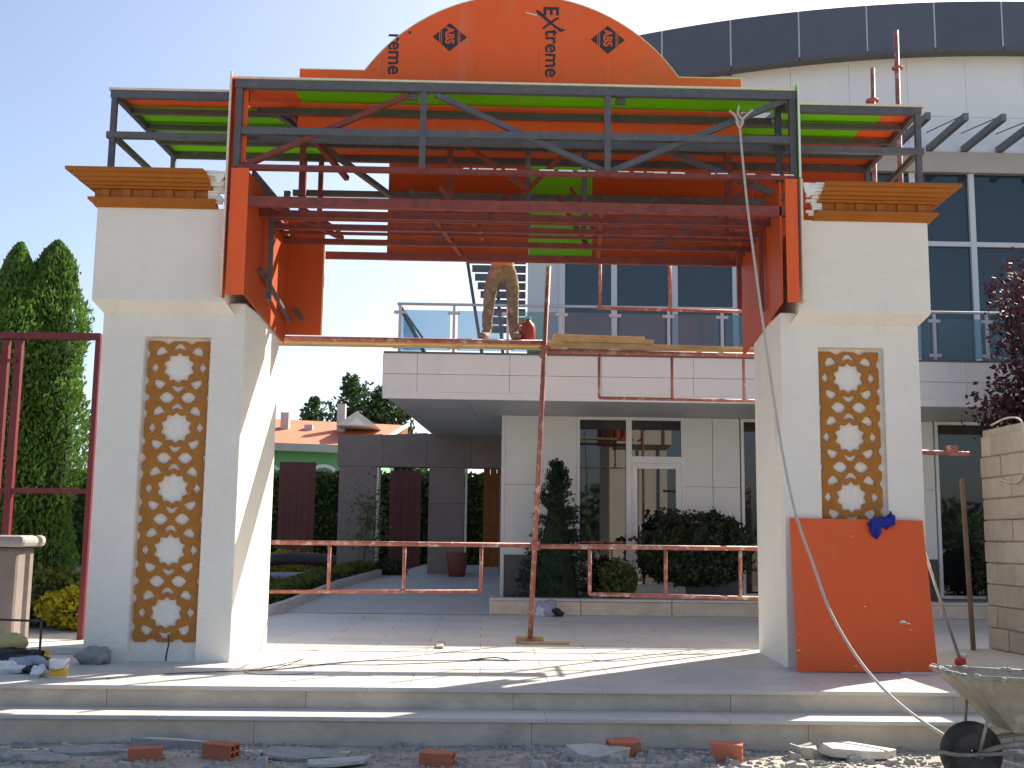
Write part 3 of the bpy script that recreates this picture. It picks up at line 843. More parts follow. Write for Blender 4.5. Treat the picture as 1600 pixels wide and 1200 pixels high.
for s_, aa in arms.items():
    ch = [('chest', q(.01, -.02, 1.28), (.155, .11)), ('sh%d' % s_, q(*aa[0]), .062), ('el%d' % s_, q(*aa[1]), .045), ('wr%d' % s_, q(*aa[2]), .03), ('pa%d' % s_, q(*aa[3]), .036)]
    body.append(ch)
    for k in range(4):
        px, py, pz = aa[3]
        dx = (k - 1.5) * .021
        body.append([('pa%d' % s_, q(*aa[3]), .036), ('f%d%da' % (s_, k), q(px + dx, py - .05, pz + .015), .0095), ('f%d%db' % (s_, k), q(px + dx, py - .085 - .006 * (k in (1, 2)), pz - .01), .008)])
    body.append([('pa%d' % s_, q(*aa[3]), .036), ('t%da' % s_, q(px - s_ * .045, py - .01, pz - .01), .011), ('t%db' % s_, q(px - s_ * .05, py - .045, pz - .02), .009)])
skinned('body', skin, body, 'hip', WK)
tro = [[('hip', q(0, 0, .95), .145), ('w', q(0, 0, 1.04), (.15, .115))]]
for s_, fx in ((-1, -.19), (1, .15)):
    tro.append([('hip', q(0, 0, .95), .145), ('th%d' % s_, q(s_ * .105, 0, .84), .105), ('m%d' % s_, q(s_ * .08 + fx * .4, -.01, .66), .092), ('kn%d' % s_, q(fx * .85, -.035, .50), .080), ('c%d' % s_, q(fx * .93 + .008, .0, .41), .071), ('c2%d' % s_, q(fx * .95 - .006, .005, .34), .080), ('d%d' % s_, q(fx * .98, .0, .27), .068), ('d2%d' % s_, q(fx * .98 + .006, .0, .21), .076), ('an%d' % s_, q(fx, 0.0, .16), .070)])
skinned('trousers', trouser, tro, 'hip', WK)
shc = [[('w', q(0, 0, 1.0), (.152, .118)), ('waist', q(0, 0, 1.12), (.152, .115)), ('chest', q(.01, -.02, 1.29), (.172, .125)), ('nb', q(.02, -.03, 1.42), .09)]]
for s_, aa in arms.items():
    e = [aa[0][i] * .35 + aa[1][i] * .65 for i in range(3)]
    shc.append([('chest', q(.01, -.02, 1.29), (.172, .125)), ('sh%d' % s_, q(*aa[0]), .076), ('e%d' % s_, q(*e), .064)])
skinned('shirt', shirt_m, shc, 'chest', WK)
for s_, fx in ((-1, -.19), (1, .15)):
    skinned('boot', boot_m, [[('a', q(fx, .02, .19), .064), ('b', q(fx, .025, .065), .066), ('c', q(fx + s_ * .03, -.09, .056), (.06, .054)), ('d', q(fx + s_ * .065, -.19, .048), (.054, .04))]], 'b', WK)
P('hair', MB().lathe([(.0, .125), (.05, .115), (.085, .08), (.1, .03), (.1, -.02), (.09, -.06)], q(.02, -.055, 1.665), 14), hair_m, WK, smooth=True)
P('face_features', MB().box(*[v for pr in ((bx + .005, bx + .035), (by - .185, by - .15), (bz + 1.60, bz + 1.65)) for v in pr]).box(bx - .03, bx - .01, by - .166, by - .15, bz + 1.66, bz + 1.67).box(bx + .05, bx + .07, by - .166, by - .15, bz + 1.66, bz + 1.67).box(bx - .005, bx + .045, by - .163, by - .15, bz + 1.565, bz + 1.575), skin, WK)
# red jug beside the worker
JX, JY, JZ = .54, 13.84, 3.688
jug = thing('jug', 'red plastic jug with pale blue cap beside the worker\'s boot on the plank', 'jug', (JX, JY, JZ))
P('jug_body', MB().lathe([(0, 0), (.085, 0), (.092, .02), (.092, .17), (.075, .22), (.035, .26), (.03, .28), (0, .28)], (JX, JY, JZ), 16), M('dull_red_plastic', (.30, .045, .03), .5, .15, 10), jug, smooth=True)
P('jug_cap', MB().lathe([(0, .285), (.036, .285), (.036, .32), (0, .325)], (JX, JY, JZ), 12), M('pale_blue_plastic', (.25, .40, .62), .4), jug)
P('jug_handle', MB().path([(JX - .085, JY, JZ + .10), (JX - .13, JY, JZ + .15), (JX - .12, JY, JZ + .21), (JX - .05, JY, JZ + .245)], .012, 6), redp, jug, smooth=True)

# ------------------------------------------------------------------ leaning board, rag, hose, broom, rod
ob = MB()
ob.add([(3.05, 10.95, .012), (4.415, 10.95, .012), (4.455, 11.30, 1.47), (3.105, 11.30, 1.48),
        (3.05, 10.972, .010), (4.415, 10.972, .010), (4.455, 11.322, 1.465), (3.105, 11.322, 1.475)],
       [(0, 1, 2, 3), (7, 6, 5, 4), (0, 4, 5, 1), (1, 5, 6, 2), (2, 6, 7, 3), (3, 7, 4, 0)])
OB = thing('orange_board', 'large square orange sheathing board leaning against the right pillar', 'board', (3.78, 11.0, 0))
P('sheet', ob, orange, OB)
mb = MB()
for x0, x1, z in ((3.50, 3.65, .045), (4.10, 4.41, .03), (4.25, 4.41, .06), (4.05, 4.15, .015)):
    yy = 10.95 + .35 * z / 1.46
    mb.add([(x0, yy - .004, z - .03), (x1, yy - .004, z - .03), (x1 - .02, yy + .002, z + .025), ((x0 + x1) / 2, yy + .001, z + .012), (x0 + .01, yy + .002, z + .02)], [(0, 1, 2, 3, 4)])
P('chipped_edge', mb, foam, OB)
mb = MB()
for x, z, s_ in ((4.13, .47, .03), (4.18, .46, .02), (4.20, .40, .012), (3.72, 1.30, .012), (3.745, 1.36, .008), (3.77, .62, .009), (3.075, .20, .014), (3.09, .35, .012)):
    yy = 10.95 + .35 * z / 1.46 - .003
    n = 7
    mb.add([(x + s_ * math.cos(k * 6.28 / n) * random.uniform(.6, 1.6), yy, z + s_ * math.sin(k * 6.28 / n) * random.uniform(.4, 1.0)) for k in range(n)], [tuple(range(n))])
P('scuff_mark', mb, foam, OB)
# rag draped over the board's top edge
def lump(name, mat, c, sx_, sy_, sz_, seed, sub=3, amp=.35, parent=None, flat=False):
    rnd = random.Random(seed)
    bm = bmesh.new()
    bmesh.ops.create_icosphere(bm, subdivisions=sub, radius=1)
    d = [(Vector((rnd.uniform(-1, 1), rnd.uniform(-1, 1), rnd.uniform(-1, 1))).normalized(), rnd.uniform(-amp, amp), rnd.uniform(1.5, 5)) for _ in range(9)]
    for v in bm.verts:
        n = v.co.normalized()
        k = 1 + sum(a * math.sin(f * n.dot(u) * 2 + a * 9) for u, a, f in d) / 2.2
        v.co = Vector((n.x * sx_ * k, n.y * sy_ * k, n.z * sz_ * k))
        if flat and v.co.z < -sz_ * .55: v.co.z = -sz_ * .55
    me = bpy.data.meshes.new(name)
    bm.to_mesh(me); bm.free()
    me.materials.append(mat)
    me.polygons.foreach_set('use_smooth', [not flat] * len(me.polygons))
    return link(name, me, parent, c)
RG = thing('rag', 'crumpled blue cloth hung over the top edge of the leaning orange board', 'cloth', (4.02, 11.28, 1.47))
lump('cloth_fold', bluecloth, (4.00, 11.26, 1.45), .11, .06, .05, 3, parent=RG)
lump('cloth_fold', bluecloth, (3.95, 11.24, 1.38), .05, .04, .09, 4, parent=RG)
lump('cloth_fold', bluecloth, (4.10, 11.27, 1.46), .06, .05, .06, 5, parent=RG)
lump('cloth_tail', blackp, (4.12, 11.27, 1.49), .025, .03, .06, 6, parent=RG)
# hose
HP = [(2.6, 11.08, 5.59), (2.64, 11.0, 4.78), (2.7, 10.9, 3.95), (2.77, 10.75, 3.02), (2.82, 10.5, 2.12), (2.88, 10.3, 1.51), (2.94, 10.0, 1.06), (3.02, 9.75, 0.63), (3.18, 9.5, 0.25), (3.36, 9.2, -0.02), (3.55, 8.8, -0.2), (3.75, 8.45, -.30), (4.0, 8.2, -.36)]
def smooth_pts(pts, n=6):
    out = []
    for i in range(len(pts) - 1):
        p0, p1, p2, p3 = V(pts[max(i - 1, 0)]), V(pts[i]), V(pts[i + 1]), V(pts[min(i + 2, len(pts) - 1)])
        for k in range(n):
            t = k / n
            out.append(.5 * ((2 * p1) + (p2 - p0) * t + (2 * p0 - 5 * p1 + 4 * p2 - p3) * t * t + (3 * p1 - p0 - 3 * p2 + p3) * t ** 3))
    out.append(V(pts[-1]))
    return out
HS = thing('hose', 'pale grey hose tied to the canopy steel and hanging down to the wheelbarrow', 'hose', (2.6, 11.08, 5.5))
P('hose_line', MB().path(smooth_pts(HP), .0125, 8), rope_m, HS, smooth=True)
P('knot', MB().path(smooth_pts([(2.50, 11.06, 5.66), (2.55, 11.03, 5.60), (2.60, 11.06, 5.52), (2.64, 11.04, 5.58), (2.70, 11.05, 5.64), (2.74, 11.07, 5.68)]), .014, 6)
  .path(smooth_pts([(2.60, 11.07, 5.72), (2.58, 11.04, 5.62), (2.63, 11.03, 5.55), (2.60, 11.05, 5.48), (2.56, 11.04, 5.55)]), .013, 6), rope_m, HS, smooth=True)
# stick with red cap
BR = thing('mop', 'pale wooden stick with a red head standing behind the orange board', 'stick', (4.95, 11.7, 0))
P('handle', MB().tube((4.64, 11.75, 1.15), (4.95, 11.70, .05), .016), oldwood, BR, smooth=True)
P('head', MB().lathe([(0, .005), (.05, .005), (.06, .03), (.05, .07), (.02, .09), (0, .09)], (4.95, 11.70, 0), 10), redp, BR, smooth=True)
lump('bristles', whitep, (4.985, 11.72, .09), .04, .04, .035, 9, parent=BR, sub=2)
o = MB().beam((5.78, 13.4, 2.02), (5.81, 13.35, .0), .05, .04).build('wooden_post', M('brown_timber', (.16, .10, .07), .9, .25, 7, .3, 40), None, origin=(5.81, 13.35, 0), bevel=.004)
tag(o, 'thin dark brown timber post standing beside the stone block wall', 'post')

# ------------------------------------------------------------------ block wall, purple tree
BW = thing('block_wall', 'wall of tan stone blocks under the purple leaved tree', 'wall', (6.3, 12.9, 0))
bme = mesh_of(MB().box(-.2, .2, -.245, .245, -.122, .122), 'block', block_m, .012)
bmh = mesh_of(MB().box(-.2, .2, -.12, .12, -.122, .122), 'block', block_m, .012)
P('mortar', MB().box(6.14, 6.44, 10.1, 13.58, 0, 2.62), joint, BW)
z = .128; r_i = 0
while z < 2.62:
    y = 13.6
    first = True
    while y > 10.2:
        if first and r_i % 2:
            shared('block', bmh, BW, (6.31 + random.uniform(-.012, .012), y - .125, z)); y -= .25
        else:
            shared('block', bme, BW, (6.31 + random.uniform(-.012, .012), y - .25, z), (0, 0, random.uniform(-.01, .01))); y -= .5
        first = False
    z += .254; r_i += 1
P('wire_loop', MB().path(smooth_pts([(6.12, 13.3, 2.66), (6.10, 12.8, 2.70), (6.09, 12.45, 2.60), (6.08, 12.4, 2.2), (6.09, 12.6, 1.95), (6.09, 13.1, 2.0)]), .011, 6), M('pale_wire', (.45, .40, .34), .7), BW, smooth=True)

def leaves(name, mat, pts, size, parent, origin=(0, 0, 0), asp=.6, updir=None, rnd=None, jitter=.4):
    rnd = rnd or random
    mb_v = []; mb_f = []
    for p in pts:
        p = V(p)
        s_ = size * rnd.uniform(1 - jitter, 1 + jitter)
        n = V((rnd.gauss(0, 1), rnd.gauss(0, 1), rnd.gauss(0, 1)))
        if updir is not None: d = (V(updir(p)) + n * .35).normalized()
        else: d = n.normalized()
        r_ = d.cross(V((rnd.gauss(0, 1), rnd.gauss(0, 1), rnd.gauss(0, 1)))).normalized()
        i = len(mb_v)
        mb_v += [tuple(p - d * s_ * .5), tuple(p + r_ * s_ * asp * .5), tuple(p + d * s_ * .5), tuple(p - r_ * s_ * asp * .5)]
        mb_f.append((i, i + 1, i + 2, i + 3))
    me = bpy.data.meshes.new(name)
    o_ = V(origin)
    me.from_pydata([(a - o_.x, b - o_.y, c - o_.z) for a, b, c in mb_v], [], mb_f)
    me.materials.append(mat)
    return link(name, me, parent, origin)

def limb(mb, a, b, r0, r1, n=6, wob=.06):
    a, b = V(a), V(b)
    k = 5
    pts = [a.lerp(b, i / k) + V((random.uniform(-wob, wob), random.uniform(-wob, wob), 0)) * (0 if i in (0, k) else (b - a).length) for i in range(k + 1)]
    mb.path(pts, [r0 + (r1 - r0) * i / k for i in range(k + 1)], n)
    return pts

PT = thing('plum_tree', 'purple leaved tree rising behind the stone block wall', 'tree', (8.55, 16.6, 0))
mb = MB(); lp = []
limb(mb, (8.55, 16.6, 0), (8.5, 16.6, 2.4), .09, .07)
rl = random.Random(5)
for k in range(26):
    a = rl.uniform(0, 2 * PI); l = rl.uniform(.5, 1.15); h0 = rl.uniform(1.9, 3.2)
    e = (8.5 + math.cos(a) * l * .95, 16.6 + math.sin(a) * l * .95, h0 + rl.uniform(.7, 2.4))
    pts = limb(mb, (8.5, 16.6, h0), e, .026, .006, 5, .05)
    for p in pts[2:]:
        for _ in range(80):
            lp.append(p + V((rl.gauss(0, .13), rl.gauss(0, .13), rl.gauss(0, .15))))
for _ in range(2600):
    a = rl.uniform(0, 2 * PI); rr_ = math.sqrt(rl.random()) * .8
    lp.append(V((8.5 + math.cos(a) * rr_, 16.6 + math.sin(a) * rr_, rl.uniform(2.7, 5.4))))
P('trunk', mb, bark, PT, smooth=True)
leaves('crown', purple_m, lp, .088, PT)

# ------------------------------------------------------------------ left side: fence, stone post, thujas, shrub
FN = thing('fence_frame', 'tall dark red metal fence frame beside the left pillar', 'fence', (-5.3, 13.6, 0))
def fb(nm, a, b, w_): P(nm, MB().beam(a, b, w_), fence_m, FN, bevel=.006)
fb('top_rail', (-7.6, 13.6, 3.60), (-4.68, 13.6, 3.62), .08)
fb('middle_rail', (-7.6, 13.6, 1.73), (-4.72, 13.6, 1.74), .06)
fb('post', (-4.71, 13.6, 0), (-4.71, 13.6, 3.58), .065)
for x in (-5.66, -5.82): fb('post', (x, 13.6, 0), (x, 13.6, 3.56), .085)
fb('hinge', (-5.66, 13.54, 3.3), (-5.82, 13.54, 3.3), .04)
PS = thing('stone_post', 'short brown stone post with a rounded pale cap at the left edge', 'post', (-5.55, 13.1, 0))
P('shaft', MB().box(-5.98, -5.19, 12.8, 13.3, 0, 1.08, sh=.02), stone_post, PS, bevel=.05)
P('cap', MB().box(-6.08, -5.09, 12.7, 13.4, 1.08, 1.21), M('cap_stone', (.33, .29, .265), .8, .1, 8, .2, 60), PS, bevel=.05)

def columnar(label, c, h, r_, seed, n=9000):
    rnd = random.Random(seed)
    T = thing('thuja', label, 'tree', c, 'columnar hedge trees at the left')
    cx_, cy_, cz_ = c
    prof = lambda t: r_ * (.80 + .35 * min(t, .5)) * (1 if t < .55 else max(0.0, 1 - ((t - .55) / .455) ** 2.6) ** .8)
    P('trunk', MB().tube((cx_, cy_, 0), (cx_, cy_, h * .8), .07, .02), bark, T, smooth=True)
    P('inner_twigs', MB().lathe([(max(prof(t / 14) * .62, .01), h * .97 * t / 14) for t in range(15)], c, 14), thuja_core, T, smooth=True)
    lump_ = [(rnd.uniform(0, 2 * PI), rnd.uniform(0, 1), rnd.uniform(.10, .30)) for _ in range(95)]
    pts = []
    for _ in range(n):
        t = rnd.random() ** .9
        a = rnd.uniform(0, 2 * PI)
        k = .74
        for la, lt, am in lump_:
            da = (a - la + PI) % (2 * PI) - PI
            k += am * math.exp(-(da / .35) ** 2 - ((t - lt) / .05) ** 2)
        rr_ = prof(t) * min(k, 1.35) * (rnd.uniform(.78, 1.06) if rnd.random() < .94 else rnd.uniform(1.0, 1.18))
        pts.append((cx_ + math.cos(a) * rr_, cy_ + math.sin(a) * rr_, h * t * 1.01 + .03))
    leaves('crown', thuja_m, pts, .072, T, asp=.42, updir=lambda p: ((p.x - cx_) * .9, (p.y - cy_) * .9, .75), rnd=rnd)
    return T
columnar('left of the twin tall green columnar trees behind the red fence', (-6.54, 15.5, 0), 5.18, .56, 21, 24000)
columnar('right of the twin tall green columnar trees, nearest the left pillar', (-6.12, 15.75, 0), 5.28, .58, 22, 24000)
columnar('dark columnar tree cut off by the left edge of the picture', (-7.35, 15.9, 0), 4.4, .68, 23, 14000)
def blob(name, label, cat, c, rx, ry, rz, mat, size, n, seed, group=None, stem=True, core=True):
    rnd = random.Random(seed)
    T = thing(name, label, cat, c, group)
    if stem: P('stem', MB().tube((c[0], c[1], c[2]), (c[0], c[1], c[2] + rz), .04, .02), bark, T)
    if core:
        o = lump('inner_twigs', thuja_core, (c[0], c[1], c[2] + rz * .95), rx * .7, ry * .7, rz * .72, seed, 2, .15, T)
    ce = [(Vector((rnd.gauss(0, 1), rnd.gauss(0, 1), rnd.gauss(0, 1))).normalized(), rnd.uniform(.2, .45)) for _ in range(22)]
    pts = []
    for _ in range(n):
        u, rad = rnd.choice(ce)
        d = (u + V((rnd.gauss(0, .35), rnd.gauss(0, .35), rnd.gauss(0, .35)))).normalized()
        k = .72 + rad * rnd.uniform(.3, 1.0)
        pts.append((c[0] + d.x * rx * k, c[1] + d.y * ry * k, max(c[2] + .02, c[2] + rz + d.z * rz * k)))
    for _ in range(26):
        d = V((rnd.gauss(0, 1), rnd.gauss(0, 1), abs(rnd.gauss(0, .8)) + .1)).normalized()
        L_ = rnd.uniform(1.05, 1.32)
        for _k in range(max(6, n // 160)):
            k = rnd.uniform(.85, L_)
            pts.append((c[0] + d.x * rx * k + rnd.gauss(0, size * .4), c[1] + d.y * ry * k + rnd.gauss(0, size * .4), max(c[2] + .02, c[2] + rz + d.z * rz * k + rnd.gauss(0, size * .4))))
    leaves('crown', mat, pts, size, T, rnd=rnd)
    return T
blob('golden_shrub', 'low golden yellow shrub at the foot of the green columnar trees', 'shrub', (-5.2, 14.9, 0), .5, .4, .26, yellow_m, .07, 2600, 31)
blob('green_shrub', 'low green bush growing behind the golden shrub', 'shrub', (-5.65, 15.2, 0), .55, .4, .38, hedge_m, .08, 2600, 32)

# ------------------------------------------------------------------ the building
BD = thing('building', 'white panelled building with dark arched roof band and tinted windows', 'building', (6, 21, 0))
def bb(nm, m, *a, **k): return box(nm, m, BD, *a, **k)
zt = lambda x: 14.85 - .01113 * (x - 13.84) ** 2
XJ = [-.87 + 1.723 * i for i in range(14)]
# body behind the facade
BS = .07
bb('core_wall', bwhite, 1.03, 21.0, 27.0, 38, .3, 12.6, sh=BS)
bb('core_wall', bwhite, .45, 17.0, 20.46, 33, 0, 3.46, sh=BS)
# roof deck
mb = MB(); n = len(XJ) * 3
xr_ = [XJ[0] + (XJ[-1] - XJ[0]) * i / n for i in range(n + 1)]
prof = [(x, zt(x) - .02) for x in xr_] + [(x, zt(x) - 1.25) for x in reversed(xr_)]
P('roof_deck', mb.extr(prof, 'y', 26.50, 38), dark_trim, BD)
for i in range(len(XJ) - 1):
    x0, x1 = XJ[i] + .008, XJ[i + 1] - .008
    q_ = [x0 + (x1 - x0) * k / 5 for k in range(6)]
    P('fascia_panel', MB().extr([(x, zt(x)) for x in q_] + [(x, zt(x) - 1.22) for x in reversed(q_)], 'y', 26.42, 26.48), fascia_m, BD)
    P('fascia_trim', MB().extr([(x, zt(x) - 1.225) for x in q_] + [(x, zt(x) - 1.31) for x in reversed(q_)], 'y', 26.38, 26.49), dark_trim, BD)
for x in XJ[1:-1]:
    P('joint_strip', MB().box(x - .018, x + .018, 26.412, 26.47, zt(x) - 1.21, zt(x) - .012), alu, BD)
# cladding above the windows
XU = [1.03, 1.87] + [3.15 + 1.497 * i for i in range(13)]
for i in range(len(XU) - 1):
    x0, x1 = XU[i], XU[i + 1]
    if i == 0:
        for z0, z1 in ((4.23, 6.03), (6.03, 8.2), (8.2, 10.4)):
            bb('cladding_panel', bwhite if z0 > 5 else dark_trim, x0 + .004, x1 - .004, 26.92, 26.99, z0 + .004, z1 - .004)
    m = (x0 + x1) / 2
    for z0, z1 in ((10.97, 11.95), (11.95, zt(m) - 1.15)):
        bb('cladding_panel', M('upper_cladding', (.84, .85, .83), .45, .03, 1.2, .03, 30, rnd=.02), x0 + .004, x1 - .004, 26.90, 26.97, z0 + .004, z1 - .004)
bb('lintel', M('lintel_paint', (.50, .48, .44), .7, .06, 3), 1.03, 21, 26.74, 26.97, 10.44, 10.965)
# upper windows
for i in range(1, len(XU) - 1):
    x0, x1 = XU[i], XU[i + 1]
    for z0, z1 in ((4.25, 8.57), (8.67, 10.43)):
        p = bb('window_pane', glass_up, x0 + .06, x1 - .06, 26.92, 26.94, z0, z1)
        p.rotation_euler = (0, 0, 0)
    bb('mullion', trim_m, x0 - .07, x0 + .07, 26.83, 26.97, 4.23, 10.435)
    bb('transom', trim_m, x0 + .071, x1 - .071, 26.84, 26.97, 8.56, 8.68)
# slab: balcony with panelled front
bb('balcony_slab', M('slab_core', (.5, .5, .5), .8), -1.60, 17, 18.06, 28.0, 3.50, 4.16, sh=BS)
bb('balcony_floor', dark_trim, -1.62, 17, 18.03, 28.1, 4.165, 4.195, sh=BS)
x = -1.64; k = 0
while x < 14:
    w_ = 1.5 if k else .55
    for z0, z1 in ((3.565, 3.855), (3.862, 4.195)):
        bb('balcony_panel', bwhite, x + .003, x + w_ - .003, 18.0, 18.055, z0, z1)
    bb('drip_trim', trim_m, x, x + w_, 17.985, 18.06, 3.455, 3.562)
    bb('coping', dark_trim, x, x + w_, 17.98, 18.06, 4.198, 4.225)
    x += w_; k += 1
for z0, z1 in ((3.565, 3.855), (3.862, 4.195)):
    mb = MB().box(-1.655, -1.605, 18.06, 28.0, z0, z1, sh=BS)
    P('balcony_panel', mb, bwhite, BD)
for i in range(11):
    for j in range(3):
        x0 = -1.55 + i * 1.25
        y0 = 18.08 + j * 1.25
        mb = MB().box(x0 + .004 + BS * (y0 - 18), x0 + 1.246 + BS * (y0 - 18), y0 + .004, min(y0 + 1.246, 20.27 + 3), 3.462, 3.497, sh=BS)
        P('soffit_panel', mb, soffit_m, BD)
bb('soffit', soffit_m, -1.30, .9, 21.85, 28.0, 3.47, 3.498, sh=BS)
# ground floor facade
GW = 20.3
def gp_(nm, m, x0, x1, z0, z1, y0=GW, y1=GW + .15): bb(nm, m, x0, x1, y0, y1, z0, z1)
for x0, x1 in ((.40, 1.0), (1.006, 1.70), (3.66, 4.18), (4.186, 4.68), (6.0, 7.1), (7.106, 8.26), (10.7, 12)):
    for z0, z1 in ((.95, 2.2), (2.206, 3.455)):
        gp_('wall_panel', bwhite, x0, x1 - .003, z0, z1)
    gp_('base_panel', dark_trim, x0, x1 - .003, .0, .945, GW + .02)
gp_('corner_trim', trim_m, .335, .397, 0, 3.455, GW - .01, GW + .2)
gp_('sill', trim_m, 1.70, 3.66, .0, .24)
# shopfront windows
def frame(x0, x1, z0, z1, w_=.055, y0=GW - .02, y1=GW + .10):
    bb('window_frame', trim_m, x0, x0 + w_, y0, y1, z0, z1)
    bb('window_frame', trim_m, x1 - w_, x1, y0, y1, z0, z1)
    bb('window_frame', trim_m, x0 + w_ + .001, x1 - w_ - .001, y0, y1, z1 - w_, z1)
    bb('window_frame', trim_m, x0 + w_ + .001, x1 - w_ - .001, y0, y1, z0, z0 + w_)
def pane(x0, x1, z0, z1): bb('window_pane', glass_low, x0, x1, GW + .04, GW + .06, z0, z1)
frame(1.70, 3.66, .25, 3.455)
bb('window_frame', trim_m, 2.60, 2.70, GW - .02, GW + .10, .306, 3.399)
bb('window_frame', trim_m, 2.701, 3.604, GW - .02, GW + .10, 2.62, 2.74)
pane(1.755, 2.60, .305, 3.4); pane(2.70, 3.605, 2.74, 3.4)
dr = bb('door_leaf', trim_m, 2.705, 2.80, GW - .03, GW + .06, .31, 2.615)
for a in ((3.50, 3.60, .31, 2.615), (2.801, 3.499, 2.52, 2.615), (2.801, 3.499, .31, .45)):
    box('door_rail', trim_m, dr, a[0], a[1], GW - .03, GW + .06, a[2], a[3])
box('door_pane', glass_low, dr, 2.80, 3.50, GW + .01, GW + .03, .45, 2.52)
box('door_handle', alu, dr, 2.83, 2.86, GW - .09, GW - .05, 1.1, 1.5)
frame(4.70, 5.98, .25, 3.455); pane(4.755, 5.925, .305, 3.4)
frame(8.28, 10.68, .25, 3.455); pane(8.335, 9.45, .305, 3.4); pane(9.51, 10.62, .305, 3.4)
bb('window_frame', trim_m, 9.45, 9.51, GW - .02, GW + .10, .306, 3.399)
# side wall towards the garden, in flush panels
for j in range(5):
    y0 = 20.48 + j * 1.6
    for z0, z1 in ((0, 1.7), (1.706, 3.455)):
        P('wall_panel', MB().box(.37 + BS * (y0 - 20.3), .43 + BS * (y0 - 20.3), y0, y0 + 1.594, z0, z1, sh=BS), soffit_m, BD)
# sun-shade outriggers with tie rods
for i in range(-7, 5):
    x = 11.1 + i * .887
    P('outrigger', MB().box(x - .06, x + .06, 24.66, 26.89, 10.99, 11.16, sh=.0), M('outrigger_grey', (.17, .175, .185), .45, .1, 6), BD)
    P('tie_rod', MB().tube((x - .02, 24.9, 11.165), (x - .02, 26.9, 11.52), .015, n=5), dark_trim, BD)
# slatted screen on the garden side
mb = None
for k in range(12):
    z = 6.3 + k * .22
    t = k / 11
    P('screen_slat', MB().box(.19 - .80 * t - .03, 1.0, 27.4, 27.5, z, z + .165), M('slat_grey', (.13, .13, .14), .6, .1, 5), BD)
P('screen_post', MB().beam((.2, 27.55, 4.2), (-.62, 27.55, 9.0), .08), dark_trim, BD)
P('screen_post', MB().beam((.6, 27.55, 4.2), (.15, 27.55, 9.0), .08), dark_trim, BD)
# railing
RL = thing('balcony_railing', 'steel and glass railing along the balcony of the white building', 'railing', (4, 18.1, 4.22))
P('top_rail', MB().tube((-1.43, 18.12, 5.04), (13.5, 18.12, 5.06), .024), alu, RL, smooth=True)
P('top_rail', MB().tube((-1.43, 18.12, 5.04), (-1.2, 21.4, 5.05), .024), alu, RL, smooth=True)
RX = [-1.40 + .886 * i for i in range(17)]
for x in RX:
    p = P('post', MB().beam((x, 18.12, 4.20), (x, 18.12, 5.02), .045), alu, RL)
    for zz in (4.32, 4.90):
        P('clamp', MB().box(x - .10, x + .10, 18.10, 18.14, zz - .025, zz + .025), alu, p)
for i in range(len(RX) - 1):
    P('glass_pane', MB().box(RX[i] + .06, RX[i + 1] - .06, 18.115, 18.125, 4.27, 4.94), glass_rail, RL)
for k in range(3):
    y0 = 18.2 + k * 1.05
    P('glass_pane', MB().box(-1.42 + BS * (y0 - 18.1), -1.41 + BS * (y0 - 18.1), y0, y0 + .98, 4.27, 4.94, sh=BS), glass_rail, RL)
    P('post', MB().beam((-1.415 + BS * (y0 + .9), y0 + 1.0, 4.2), (-1.415 + BS * (y0 - 17.1), y0 + 1.0, 5.03), .04), alu, RL) if False else None
P('side_strut', MB().beam((-1.40, 18.25, 5.0), (-.95, 20.2, 4.3), .05), dark_trim, RL)

# plinth before the shop front
PLN = thing('planter_kerb', 'low stone kerb bed in front of the shop windows', 'kerb', (5, 19.2, 0))
x = .14
while x < 9.6:
    P('kerb_stone', MB().box(x, x + 1.494, 18.65, 18.95, 0, .225), riser_m, PLN, bevel=.012)
    P('coping_stone', MB().box(x, x + 1.494, 18.63, 19.0, .226, .265), marble, PLN, bevel=.006)
    x += 1.5
P('bed_soil', MB().box(.16, 9.6, 18.96, 20.25, 0, .20), terrain_m, PLN)
P('kerb_stone', MB().box(.14, .30, 19.01, 20.2, 0, .235), riser_m, PLN, bevel=.01)

def conifer(label, c, h, r_, seed):
    rnd = random.Random(seed)
    T = thing('conifer', label, 'tree', c)
    P('trunk', MB().tube(c, (c[0], c[1], c[2] + h), .05, .008), bark, T)
    P('inner_twigs', MB().lathe([(r_ * .55 * (1 - t / 10) + .01, h * t / 10) for t in range(11)], c, 10), thuja_core, T)
    pts = []
    tiers = 30
    for k in range(tiers):
        t = k / tiers
        L_ = r_ * (1 - t) ** .75 * rnd.uniform(.9, 1.1) + .04
        for b in range(9):
            a = rnd.uniform(0, 2 * PI); l = L_ * rnd.uniform(.8, 1.12)
            for j in range(36):
                u = rnd.random() ** .6
                pts.append((c[0] + math.cos(a) * l * u + rnd.gauss(0, .028), c[1] + math.sin(a) * l * u + rnd.gauss(0, .028), c[2] + h * t * .97 + .12 * u * (1 if t > .5 else .2) + rnd.gauss(0, .025)))
    for j in range(60): pts.append((c[0] + rnd.gauss(0, .012), c[1] + rnd.gauss(0, .012), c[2] + h * rnd.uniform(.9, 1.02)))
    leaves('crown', spruce_m, pts, .075, T, asp=.35, rnd=rnd)
conifer('dark green spruce standing beside the scaffold pole in front of the shop wall', (1.28, 19.45, .2), 2.38, .72, 41)
blob('round_bush', 'wide round dark bush in front of the shop door', 'shrub', (3.70, 19.5, .45), .95, .45, .62, bush_m, .085, 6500, 42)
blob('light_shrub', 'small pale green shrub between the spruce and the round bush', 'shrub', (2.33, 19.3, .2), .32, .28, .34, lime_m, .06, 1800, 43)
blob('kerb_bush', 'dark shrub under the window on the far side of the right pillar', 'shrub', (9.1, 19.5, .2), .5, .4, .5, bush_m, .08, 1800, 44)

